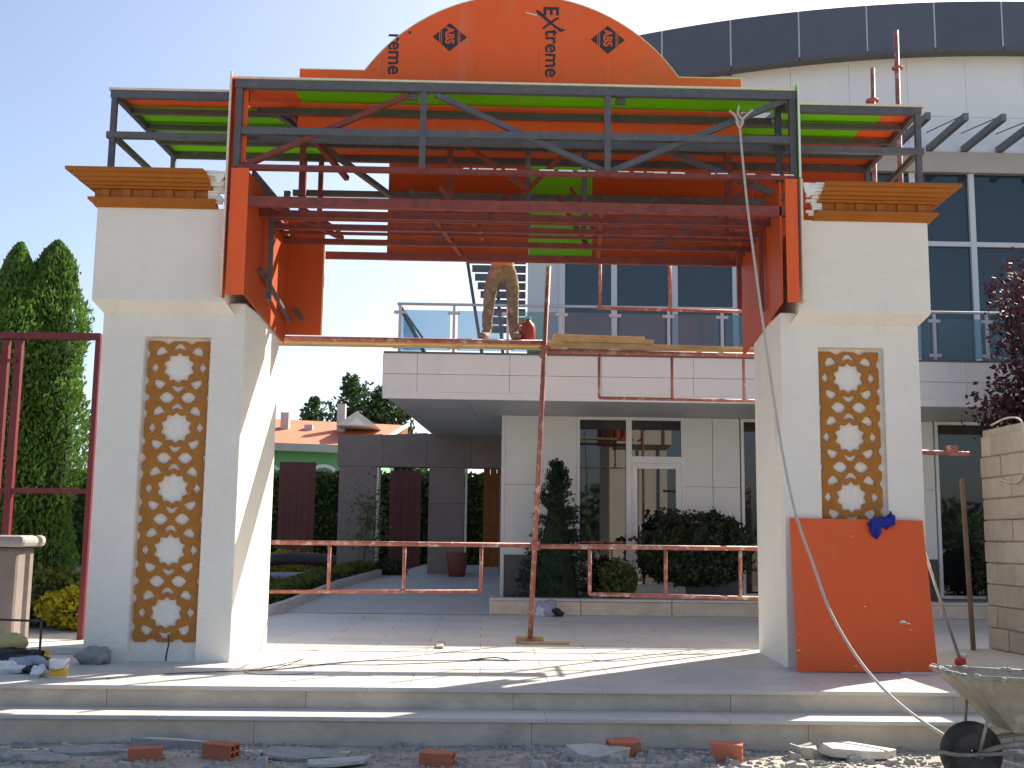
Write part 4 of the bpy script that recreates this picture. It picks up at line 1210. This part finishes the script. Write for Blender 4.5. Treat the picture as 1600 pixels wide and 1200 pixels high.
SK = thing('sack', 'crumpled grey blue sack lying against the kerb beside the scaffold pole', 'sack', (1.1, 18.45, 0))
lump('bag', greycloth, (1.06, 18.42, .10), .17, .13, .14, 51, parent=SK)
lump('bag_fold', M('white_sack', (.6, .62, .66), .85, .15, 12), (.98, 18.36, .07), .12, .1, .10, 52, parent=SK)
lump('bag_opening', blackp, (1.22, 18.36, .06), .10, .08, .07, 53, parent=SK)

# ------------------------------------------------------------------ garden behind: colonnade, pond, hedge, house, trees
CL = thing('colonnade', 'brown stone clad colonnade beside the white building', 'colonnade', (-1.4, 24.8, .4))
YC = 24.7
def cb(nm, m, *a): P(nm, MB().box(*a), m, CL)
xsn = [(-3.15, -2.34), (-1.18, -.40), (.38, .72)]
for (x0, x1) in xsn:
    for z0, z1 in ((.3, 1.15), (1.155, 1.97), (1.975, 2.76)):
        cb('cladding_panel', brown, x0, x1, YC, YC + .5, z0, z1)
for i, x0 in enumerate((-3.2, -2.22, -1.24, -.26)):
    zt0 = 3.42 + .04 * i
    P('lintel_panel', MB().extr([(x0, 2.766), (x0 + .975, 2.766), (x0 + .975, zt0 + .06), (x0, zt0)], 'y', YC - .01, YC + .51), brown, CL)
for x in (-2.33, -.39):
    cb('sunlit_jamb', M('jamb_sunlight', (.7, .66, .58), .7), x, x + .05, YC + .02, YC + .48, .35, 2.755)  # pale strip: sunlight on the left jambs put into the colour
# screens and hedges beyond
SCR = []
def screen(label, x0, x1, y, z1, m):
    T = thing('screen_panel', label, 'panel', ((x0 + x1) / 2, y, .4), 'timber screens in the garden')
    nn = max(3, int((x1 - x0) / .14))
    ww = (x1 - x0) / nn
    for i in range(nn):
        P('board', MB().box(x0 + i * ww + .003, x0 + (i + 1) * ww - .003, y, y + .04, .35, z1), m, T)
screen('dark red timber screen between the left pillar and the colonnade', -5.05, -4.15, 28.0, 3.05, redwood)
screen('red brown timber screen seen through the wide colonnade opening', -2.35, -1.55, 28.5, 2.9, redwood)
screen('orange brown timber screen seen through the narrow colonnade opening', .02, .85, 28.0, 3.0, orangewood)
def hedge(label, x0, x1, y0, y1, z0, z1, mat, size, n, seed, name='hedge', group=None):
    rnd = random.Random(seed)
    T = thing(name, label, 'hedge', ((x0 + x1) / 2, (y0 + y1) / 2, z0), group)
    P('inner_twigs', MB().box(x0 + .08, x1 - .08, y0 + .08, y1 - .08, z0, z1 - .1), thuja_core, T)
    pts = []
    for _ in range(n):
        u, v, w_ = rnd.random(), rnd.random(), rnd.random()
        s_ = rnd.random()
        p = [x0 + (x1 - x0) * u, y0 + (y1 - y0) * v, z0 + (z1 - z0) * w_]
        if s_ < .6: p[1] = y0 + rnd.uniform(-.05, .1)
        elif s_ < .85: p[2] = z1 + rnd.uniform(-.1, .08)
        else: p[0] = rnd.choice((x0, x1)) + rnd.uniform(-.05, .05)
        pts.append(p)
    leaves('foliage', mat, pts, size, T, rnd=rnd)
hedge('tall dark green hedge at the back of the garden behind the screens', -13.0, 3.0, 30, 30.8, .4, 2.85, hedge_m, .16, 13000, 61)
# low hedge along the path
mbp = []
LH = thing('low_hedge', 'low clipped green hedge edging the path beside the pond', 'hedge', (-2.6, 21.5, .2))
rnd = random.Random(62)
hl = [(-3.62, 18.9), (-3.35, 20.3), (-3.0, 22.0), (-2.4, 24.0)]
for _ in range(5200):
    t = rnd.random() * 3; i = min(int(t), 2); u = t - i
    x = hl[i][0] + (hl[i + 1][0] - hl[i][0]) * u; y = hl[i][1] + (hl[i + 1][1] - hl[i][1]) * u
    mbp.append((x + rnd.uniform(-.24, .20), y + rnd.uniform(-.1, .1), gp(y) + rnd.random() ** .6 * .34))
leaves('foliage', hedge_m, mbp, .075, LH, rnd=rnd)
mb = MB()
for i in range(3):
    a, b = hl[i], hl[i + 1]
    mb.beam((a[0], a[1], gp(a[1]) + .1), (b[0], b[1], gp(b[1]) + .1), .26, .22)
P('inner_twigs', mb, thuja_core, LH)
KB = thing('path_kerb', 'pale stone kerb between the path and the low hedge', 'kerb', (-3.0, 20.5, 0))
kl = [(-3.3, 17.9), (-3.2, 19.0), (-3.0, 20.3), (-2.72, 22.0), (-2.15, 24.0)]
for i in range(4):
    a, b = kl[i], kl[i + 1]
    a_, b_ = V((*a, gp(a[1]) + .06)), V((*b, gp(b[1]) + .06))
    for k in range(3):
        p0, p1 = a_.lerp(b_, k / 3 + .004), a_.lerp(b_, (k + 1) / 3 - .004)
        P('kerb_stone', MB().beam(p0, p1, .12, .18), path_m, KB)
# pond with dark rim
PD = thing('pond', 'oval garden pond with dark stone rim between the left pillar and the path', 'pond', (-4.0, 23.3, .2))
def ell(rx, ry, z, n=40, cx_=-4.1, cy_=23.3): return [(cx_ + rx * math.cos(2 * PI * k / n), cy_ + ry * math.sin(2 * PI * k / n), z + (.06 * (ry * math.sin(2 * PI * k / n)))) for k in range(n)]
mb = MB(); mb.add(ell(1.5, 1.35, .30), [tuple(range(40))]); P('water_surface', mb, water, PD)
mb = MB(); a, b, c_ = ell(1.5, 1.35, .30), ell(1.58, 1.42, .37), ell(1.8, 1.62, .33)
d_ = ell(1.9, 1.7, .05)
mb.add(a + b + c_ + d_, [(r_ * 40 + k, r_ * 40 + (k + 1) % 40, (r_ + 1) * 40 + (k + 1) % 40, (r_ + 1) * 40 + k) for r_ in range(3) for k in range(40)])
P('rim', mb, M('pond_rim', (.30, .30, .31), .7, .1, 8), PD)
mb = MB().path(smooth_pts([(-6.2, 25.0, .42), (-5.0, 25.1, .66), (-4.0, 25.15, .74), (-3.0, 25.05, .66), (-2.2, 24.8, .48), (-1.75, 24.6, .34)]), .13, 8)
P('curved_rim', mb, darkstone, PD, smooth=True)
blob('yellow_flowers', 'band of yellow flowers behind the pond next to the left pillar', 'flowers', (-4.6, 25.9, .42), 1.2, .3, .22, yellow_m, .08, 1600, 63, stem=False, core=False)
blob('pond_shrub', 'dark low shrub between the pond and the left pillar', 'shrub', (-4.0, 21.2, .15), .5, .35, .16, hedge_m, .07, 1400, 64)
blob('end_shrub', 'dark round shrub at the far end of the low hedge', 'shrub', (-1.95, 24.5, .35), .35, .3, .2, bush_m, .07, 1200, 65)
PTT = thing('clay_pot', 'big terracotta pot standing before the colonnade', 'pot', (-.52, 24.2, .42))
P('pot', MB().lathe([(0, .42), (.17, .42), (.21, .7), (.235, .86), (.235, .92), (.20, .92), (.19, .85), (0, .85)], (-.52, 24.2, 0), 16), clay, PTT, smooth=True)
GT = thing('sapling', 'small leafy sapling in front of the colonnade pier', 'tree', (-2.5, 24.0, .4))
P('trunk', MB().tube((-2.5, 24, .4), (-2.42, 24, 1.9), .03, .015), bark, GT)
rnd = random.Random(66)
leaves('crown', lime_m, [(-2.35 + rnd.gauss(0, .2), 24 + rnd.gauss(0, .2), 1.55 + rnd.gauss(0, .38)) for _ in range(520)], .085, GT, rnd=rnd)

# green house
HO = thing('green_house', 'distant green house with red tiled roof, dormer and arched windows', 'house', (-7.2, 46, .4))
HY = 45.0
P('wall', MB().box(-13, -4.2, HY, HY + 8, .3, 4.75), housegreen, HO)
def rfp(pts): return MB().add(pts, [tuple(range(len(pts)))] if len(pts) < 5 else [(0, 1, 2, 3)])
ev = 4.70
mb = MB(); mb.add([(-13.4, HY - .7, ev + .25), (-4.4, HY - .7, ev), (-3.3, HY + 3.8, 6.05), (-12.4, HY + 3.8, 6.35), (-3.6, HY + 8.5, ev), (-13.4, HY + 8.5, ev)], [(0, 1, 2, 3), (3, 2, 4, 5), (1, 4, 2)])
rf = P('roof', mb, rooftile, HO)
P('eave', MB().beam((-13.4, HY - .72, ev + .12), (-4.4, HY - .72, ev - .1), .14, .30), M('eave_grey', (.42, .42, .42), .7), rf)
P('gable_trim', MB().beam((-4.4, HY - .74, ev + .02), (-3.28, HY + 3.75, 6.08), .12, .12), trim_m, rf)
for x, z in ((-8.35, 6.35), (-7.35, 5.85), (-6.0, 6.75)):
    P('chimney', MB().box(x - .17, x + .17, HY + 2, HY + 2.4, 5.2, z), M('chimney_render', (.5, .46, .43), .9), rf)
P('dormer', MB().extr([(-6.05, 5.72), (-4.35, 5.70), (-5.2, 6.32)], 'y', HY + .8, HY + 3.2), M('dormer_grey', (.55, .56, .57), .7), rf)
P('dormer_window', MB().extr([(-5.55, 5.76), (-4.85, 5.76), (-5.2, 6.08)], 'y', HY + .77, HY + .799), trim_m, rf)
for x in (-6.35, -8.6):
    ar = [(x + .72 * math.cos(PI * k / 12), 3.35 + .72 * math.sin(PI * k / 12)) for k in range(13)]
    wf = P('window', MB().extr([(x + .72, 1.6)] + ar + [(x - .72, 1.6)], 'y', HY - .10, HY - .01), trim_m, HO)
    ar2 = [(x + .58 * math.cos(PI * k / 12), 3.35 + .58 * math.sin(PI * k / 12)) for k in range(13)]
    P('window_pane', MB().extr([(x + .58, 1.7)] + ar2 + [(x - .58, 1.7)], 'y', HY - .12, HY - .101), M('house_pane', (.16, .2, .19), .2), wf)
    P('window_bar', MB().box(x - .62, x + .62, HY - .16, HY - .121, 3.1, 3.22), trim_m, wf)

def far_tree(label, c, h, rx, seed, n=2600, size=.32, nl=9, name='far_tree', group='trees behind the green house', mat=None):
    rnd = random.Random(seed)
    T = thing(name, label, 'tree', c, group)
    mb = MB(); limb(mb, c, (c[0], c[1], c[2] + h * .75), .18, .06)
    pts = []
    cs = []
    for k in range(nl):
        t = rnd.uniform(.25, 1.0)
        a = rnd.uniform(0, 2 * PI); l = rx * (1.05 - t * .75) * rnd.uniform(.2, .9)
        cs.append((c[0] + math.cos(a) * l, c[1] + math.sin(a) * l, c[2] + h * (.25 + .64 * t), rx * rnd.uniform(.42, .62)))
    cs.append((c[0], c[1], c[2] + h * .93, rx * .25))
    for x_, y_, z_, r_ in cs:
        limb(mb, (c[0], c[1], c[2] + h * .35), (x_, y_, z_), .08, .03, 5)
        for _ in range(n // len(cs)):
            d = V((rnd.gauss(0, 1), rnd.gauss(0, 1), rnd.gauss(0, 1.1))).normalized() * r_ * rnd.random() ** .4
            pts.append((x_ + d.x, y_ + d.y, z_ + d.z * 1.25))
    P('trunk', mb, bark, T)
    leaves('crown', mat or far_m, pts, size, T, rnd=rnd)
far_tree('tallest rounded tree above the ridge of the red tiled roof', (-7.2, 60, .4), 9.5, 2.1, 71, 5200, .30, 16)
far_tree('narrow small tree at the left end of the group above the roof', (-9.1, 60, .4), 8.5, 1.1, 72, 2400, .28, 9)
far_tree('second rounded tree above the roof, just left of the balcony', (-5.6, 60.5, .4), 9.0, 1.9, 73, 4600, .30, 14)
far_tree('lower bushy tree above the roof, touching the balcony corner', (-4.3, 61, .4), 8.2, 1.6, 74, 3600, .30, 11)

# trees and low wall across the street, behind the viewer (they mirror in the glass)
rnd = random.Random(81)
pts = []
for k in range(26):
    x0 = -38 + k * 3.4 + rnd.uniform(-1, 1); y0 = -22 + rnd.uniform(-3, 3); h = rnd.uniform(2.5, 6.5)
    for _ in range(420):
        d = V((rnd.gauss(0, 1), rnd.gauss(0, 1), rnd.gauss(0, 1))).normalized() * rnd.random() ** .4
        pts.append((x0 + d.x * 2.1, y0 + d.y * 2, -.4 + h * .55 + d.z * h * .5))
tr = leaves('wood', far_m, pts, .6, None, rnd=rnd)
tag(tr, 'line of trees across the street, seen mirrored in the dark shop windows', 'trees', kind='stuff')

# ------------------------------------------------------------------ clutter at the left
BK = thing('paint_bucket', 'small white paint bucket with a yellow band on the top step', 'bucket', (-3.66, 10.08, 0))
P('bucket_body', MB().lathe([(0, 0), (.072, 0), (.075, .01), (.08, .135), (.083, .15), (.083, .158), (.074, .158), (.07, .14), (0, .138)], (-3.66, 10.08, 0), 20), whitep, BK, smooth=True)
P('label_band', MB().lathe([(.0765, .015), (.0790, .082)], (-3.66, 10.08, 0), 20), yellowp, BK, smooth=True)
P('bucket_handle', MB().path([(-3.745, 10.08, .13), (-3.74, 10.0, .09), (-3.66, 9.985, .06), (-3.58, 10.0, .09), (-3.575, 10.08, .13)], .003, 5), steel, BK)
def junk(nm, label, mat, c, s, seed, cat, grp=None, amp=.35):
    o = lump(nm, mat, c, *s, seed, 3, amp)
    return tag(o, label, cat, grp)
junk('plastic_bag', 'crumpled white plastic bag lying beside the paint bucket', whitep, (-3.84, 10.12, .045), (.07, .06, .05), 91, 'bag')
junk('tool_bag', 'black tool bag lying on the floor at the left edge', blackp, (-4.3, 10.75, .08), (.28, .2, .10), 92, 'bag')
junk('cement_sack', 'grey cement sack slumped at the foot of the left pillar', cementm, (-3.72, 11.15, .07), (.16, .12, .10), 93, 'sack')
junk('blue_sack', 'dusty blue sack lying behind the paint bucket', greycloth, (-4.05, 10.5, .06), (.16, .14, .08), 94, 'sack')
junk('dark_rag', 'small dark rag on the floor between the bags and the paint bucket', blackp, (-3.93, 10.35, .03), (.14, .07, .04), 96, 'cloth')
junk('white_rag', 'pale rag at the left edge in front of the black tool bag', whitep, (-4.2, 10.35, .05), (.12, .08, .06), 97, 'cloth')
BT = thing('bottle', 'small yellow bottle standing behind the paint bucket', 'bottle', (-4.02, 10.75, 0))
P('bottle_body', MB().lathe([(0, 0), (.035, 0), (.037, .10), (.018, .14), (0, .14)], (-4.02, 10.75, 0), 12), yellowp, BT, smooth=True)
P('bottle_cap', MB().lathe([(.02, .14), (.02, .17), (0, .17)], (-4.02, 10.75, 0), 10), yellowp, BT)
BL = thing('cushion', 'round olive yellow bundle on the black tool bag', 'bundle', (-4.42, 10.9, .14))
lump('bundle', M('olive_cloth', (.42, .38, .16), .9, .1, 8), (-4.40, 10.9, .21), .14, .12, .09, 98, parent=BL, amp=.1)
IB = thing('iron_stand', 'thin black iron stand at the left edge beside the bags', 'stand', (-4.25, 11.1, 0))
P('leg', MB().tube((-4.22, 11.1, 0), (-4.22, 11.1, .40), .012, n=6), cable_m, IB)
P('leg', MB().tube((-4.95, 11.1, 0), (-4.95, 11.1, .42), .012, n=6), cable_m, IB)
P('top_bar', MB().tube((-4.95, 11.1, .42), (-4.22, 11.1, .40), .012, n=6), cable_m, IB)
WS = MB().box(-5.0, -3.95, 11.95, 12.4, 0, .07).build('marble_offcut', marble, None, origin=(-4.5, 12.2, 0), bevel=.006)
tag(WS, 'pale marble offcut lying flat behind the bags at the left pillar', 'slab')

# cables on the floor
def cable(label, pts, r_=.0045):
    o = MB().path(smooth_pts(pts, 8), r_, 6).build('cable', cable_m, None, origin=pts[0], smooth=True)
    tag(o, label, 'cable', 'cables on the marble floor')
cable('dark cable running from the paint bucket along the step to the left pillar', [(-3.2, 9.95, .008), (-2.8, 10.35, .008), (-2.2, 10.6, .008), (-1.9, 10.75, .008), (-1.2, 11.5, .008), (.0, 11.68, .008)])
cable('looped thin wire curled on the floor beside the left pillar', [(-1.5, 10.45, .008), (-1.9, 10.35, .008), (-2.15, 10.55, .008), (-2.0, 10.9, .01), (-1.75, 11.0, .06), (-1.65, 10.8, .1), (-1.85, 10.6, .04), (-2.05, 10.75, .008), (-1.9, 11.1, .008), (-1.0, 11.2, .008)], .0035)
cable('long cable lying across the sunlit floor below the scaffold pole', [(-1.0, 11.2, .008), (-.4, 11.45, .008), (.1, 11.6, .02), (.35, 11.75, .008), (.8, 11.65, .02), (1.1, 11.8, .01), (1.4, 11.75, .008), (2.0, 12.3, .008), (2.6, 12.7, .008)])
cable('short dark tangle of cable in the middle of the sunlit floor', [(-.1, 11.7, .01), (.15, 11.75, .03), (.3, 11.68, .01), (.1, 11.62, .02), (-.05, 11.72, .01), (.4, 11.7, .01)], .007)
o = MB().box(-.50, -.42, 12.9, 13.5, .001, .03).build('batten', oldwood, None, origin=(-.46, 13.2, 0))
tag(o, 'short grey batten lying on the sunlit floor left of the scaffold foot', 'batten')

# ------------------------------------------------------------------ rubble in front of the steps
def hollow_brick(label, c, rz, rx=0.0):
    x_, y_, z_ = .24, .115, .155
    T = thing('hollow_brick', label, 'brick', c, 'red hollow bricks in front of the steps')
    T.rotation_euler = (rx, 0, rz)
    bm = bmesh.new()
    bmesh.ops.create_cube(bm, size=1)
    for v in bm.verts: v.co = Vector((v.co.x * x_, v.co.y * y_ * 1.2, (v.co.z + .5) * z_))
    me = bpy.data.meshes.new('brick_body'); 
    # ends: frame of webs with real recesses
    bm.free()
    mb = MB()
    t = .014
    cols, rows = 2, 3
    yb_, zb_ = y_ * 1.2, z_
    for i in range(cols + 1):
        yy = -yb_ / 2 + (yb_ - t) * i / cols
        mb.box(-x_ / 2, x_ / 2, yy, yy + t, 0, zb_)
    for j in range(rows + 1):
        zz = (zb_ - t) * j / rows
        mb.box(-x_ / 2 + .0005, x_ / 2 - .0005, -yb_ / 2 + .0005, yb_ / 2 - .0005, zz + .0005, zz + t - .0005)
    me = mesh_of(mb, 'brick_body', brick_m)
    o = bpy.data.objects.new('brick_body', me); COL.objects.link(o); o.parent = T
    me2 = mesh_of(MB().box(-x_ / 2 + .05, x_ / 2 - .05, -yb_ / 2 + .004, yb_ / 2 - .004, .004, zb_ - .004), 'brick_core', brick_m)
    o2 = bpy.data.objects.new('brick_core', me2); COL.objects.link(o2); o2.parent = T
GZ = -.405
hollow_brick('red hollow brick near the left end of the rubble, half buried', (-2.45, 8.60, GZ - .06), .25)
hollow_brick('red hollow brick turned corner forward, second from the left', (-1.92, 8.70, GZ - .045), -.35)
hollow_brick('red hollow brick lying below the middle of the steps', (-.30, 8.50, GZ - .06), -.2)
hollow_brick('dull red brick leaning on grey slabs right of the middle', (1.10, 8.82, GZ - .02), .15, .12)
hollow_brick('bright red hollow brick with open cells facing right', (1.86, 8.66, GZ - .01), -.30)
def slab_stone(label, c, s, seed, mat=stone_m, rz=0, tilt=0, cat='stone', nm='stone_slab'):
    rnd = random.Random(seed)
    n = 8
    poly = [(s[0] * math.cos(2 * PI * k / n) * rnd.uniform(.75, 1.15), s[1] * math.sin(2 * PI * k / n) * rnd.uniform(.75, 1.15)) for k in range(n)]
    mb = MB().extr(poly, 'z', 0, s[2])
    mb.v = [(a * (1 + rnd.uniform(-.06, .06)), b * (1 + rnd.uniform(-.06, .06)), c if c < .001 else c * rnd.uniform(.55, 1.25)) for a, b, c in mb.v]
    me = mesh_of(mb, nm, mat, .004)
    o = bpy.data.objects.new(nm, me); COL.objects.link(o)
    o.location = c; o.rotation_euler = (tilt, tilt * .6, rz)
    tag(o, label, cat, 'broken slabs in front of the steps')
slab_stone('flat grey broken slab at the far left of the rubble', (-2.95, 8.85, GZ), (.34, .16, .05), 101, cementm, .2, .08)
slab_stone('thin dark slab leaning on the bottom step at the left', (-2.35, 9.06, GZ), (.45, .08, .07), 102, cementm, .03, .05)
slab_stone('light grey slab between the second red brick and the middle', (-1.35, 8.74, GZ), (.32, .15, .05), 103, cementm, -.15, .1)
slab_stone('pale broken tile at the lower edge left of the middle brick', (-1.05, 8.48, GZ), (.24, .10, .04), 104, stone_m, .3, -.05)
slab_stone('grey slab pile under the dull red brick', (.86, 8.66, GZ), (.24, .14, .10), 105, stone_m, .1, .1)
slab_stone('white square offcut below the step, nearest the wheelbarrow', (2.92, 8.95, GZ + .01), (.32, .14, .07), 106, marble, .02, .06)
slab_stone('pale chunk of stone left of the white offcut', (2.52, 8.93, GZ), (.13, .10, .08), 107, stone_m, .4, .1)
slab_stone('grey broken tile at the right of the wheelbarrow wheel', (4.3, 8.9, GZ), (.3, .15, .06), 108, stone_m, .4, .1)
slab_stone('dark slab edge at the lower left corner', (-3.2, 8.5, GZ), (.3, .12, .05), 109, cementm, -.2, .05)
# gravel
rnd = random.Random(111)
mb = MB()
for _ in range(4200):
    x_ = rnd.uniform(-4.6, 4.8); y_ = rnd.uniform(7.6, 9.22)
    if rnd.random() > (.6 if x_ < .5 else 1.0): continue
    s_ = rnd.uniform(.006, .024) * (rnd.uniform(1.5, 3.2) if rnd.random() < .07 else 1)
    z_ = gz(x_, y_) + s_ * .2
    p = [(x_ + s_ * rnd.uniform(.6, 1.3) * a, y_ + s_ * rnd.uniform(.6, 1.3) * b, z_ + s_ * rnd.uniform(.4, .9) * c_) for a, b, c_ in ((-1, -1, -1), (1, -1, -1), (1, 1, -1), (-1, 1, -1), (-.6, -.6, 1), (.6, -.6, 1), (.6, .6, 1), (-.6, .6, 1))]
    mb.add(p, [(0, 3, 2, 1), (4, 5, 6, 7), (0, 1, 5, 4), (1, 2, 6, 5), (2, 3, 7, 6), (3, 0, 4, 7)])
gv = mb.build('gravel', stone_m)
tag(gv, 'loose gravel and mortar crumbs along the foot of the steps', 'gravel', kind='stuff')

# ------------------------------------------------------------------ wheelbarrow
WX, WY, WZ = 3.40, 7.92, -.40
WB = thing('wheelbarrow', 'cement caked wheelbarrow with a black wheel at the right edge', 'wheelbarrow', (WX, WY, WZ))
rw = .215
wh = P('wheel', MB().lathe([(.03, -.04), (.13, -.03), (.145, -.045), (.145, .045), (.13, .03), (.03, .04)], (WX, WY, WZ + rw), 24, 'y'), M('dirty_rim', (.075, .07, .062), .8, .3, 9, .3, 60), WB, smooth=False)
P('tyre', MB().lathe([(.145, -.046), (.19, -.05), (.21, -.03), (.215, 0), (.21, .03), (.19, .05), (.145, .046)], (WX, WY, WZ + rw), 32, 'y'), rubber, wh, smooth=True)
P('axle', MB().tube((WX, WY - .16, WZ + rw), (WX, WY + .16, WZ + rw), .014, n=8), steel, wh)
# tray: tapered tub pouring end to the left
T0 = [(3.26, -.30), (4.45, -.34), (4.45, .34), (3.26, .30)]
T1 = [(3.62, -.20), (4.22, -.22), (4.22, .22), (3.62, .20)]
zr, zb_ = .36, -.02
def tub(off, top, bot):
    o_ = [(x - (.0 if x > 3.8 else 0), WY + y_, top - (.05 if x > 4 else 0)) for x, y_ in T0]
    i_ = [(x, WY + y_, bot) for x, y_ in T1]
    return o_ + i_
mb = MB()
vo = tub(0, zr, zb_)
vi = [(x + (.02 if x < 3.8 else -.02), y_ + (.02 if y_ < WY else -.02), z + .02) for x, y_, z in vo]
vi[:4] = [(a, b, c - .02) for a, b, c in vi[:4]]
fs = []
for i in range(4):
    j = (i + 1) % 4
    fs += [(i, j, 4 + j, 4 + i), (8 + j, 8 + i, 12 + i, 12 + j), (i, 8 + i, 8 + j, j)]
fs += [(7, 6, 5, 4), (12, 13, 14, 15)]
P('tray', mb.add(vo + vi, fs), tubm, WB, bevel=.012)
mb = MB()
rm = [(x, y_, z) for x, y_, z in vo[:4]]
for i in range(4):
    mb.tube(rm[i], rm[(i + 1) % 4], .016, n=8)
P('rim', mb, tubm, WB, smooth=True)
mb = MB(); rnd = random.Random(7)
for i in range(4):
    a, b = V(rm[i]), V(rm[(i + 1) % 4])
    for k in range(16):
        p = a.lerp(b, rnd.random()) + V((rnd.gauss(0, .012), rnd.gauss(0, .008), rnd.uniform(-.01, .012)))
        s_ = rnd.uniform(.012, .03)
        mb.lathe([(.001, s_ * .6), (s_ * .8, s_ * .4), (s_, 0), (s_ * .8, -s_ * .4), (.001, -s_ * .6)], p, 6)
cr = P('cement_crust', mb, cementm, WB, smooth=True)
cr['kind'] = 'stuff'
P('cement_load', lump('tmp', cementm, (0, 0, 0), .4, .2, .06, 4) and MB().box(3.66, 4.2, WY - .2, WY + .2, .0, .06), cementm, WB)
bpy.data.objects.remove(bpy.data.objects['tmp'])
for s_ in (-1, 1):
    P('handle_tube', MB().path(smooth_pts([(WX - .02, WY + s_ * .10, WZ + rw), (WX + .25, WY + s_ * .14, WZ + .30), (4.3, WY + s_ * .24, -.04), (4.95, WY + s_ * .30, .12)]), .019, 8), tubm, WB, smooth=True)
    P('front_stay', MB().tube((WX + .0, WY + s_ * .12, WZ + rw), (WX + .075, WY + s_ * .2, .20), .011, n=6), tubm, WB, smooth=True)
    P('leg', MB().path(smooth_pts([(4.15, WY + s_ * .22, -.05), (4.25, WY + s_ * .24, -.38), (4.4, WY + s_ * .24, -.385), (4.5, WY + s_ * .26, .0)]), .016, 8), tubm, WB, smooth=True)
P('wheel_guard', MB().path(smooth_pts([(WX - .27, WY - .14, WZ + rw + .03), (WX - .1, WY - .14, WZ + rw + .01), (WX + .25, WY - .15, WZ + rw + .03)]), .014, 6), tubm, WB, smooth=True)

for o in bpy.data.objects:
    if '_o' in o: del o['_o']
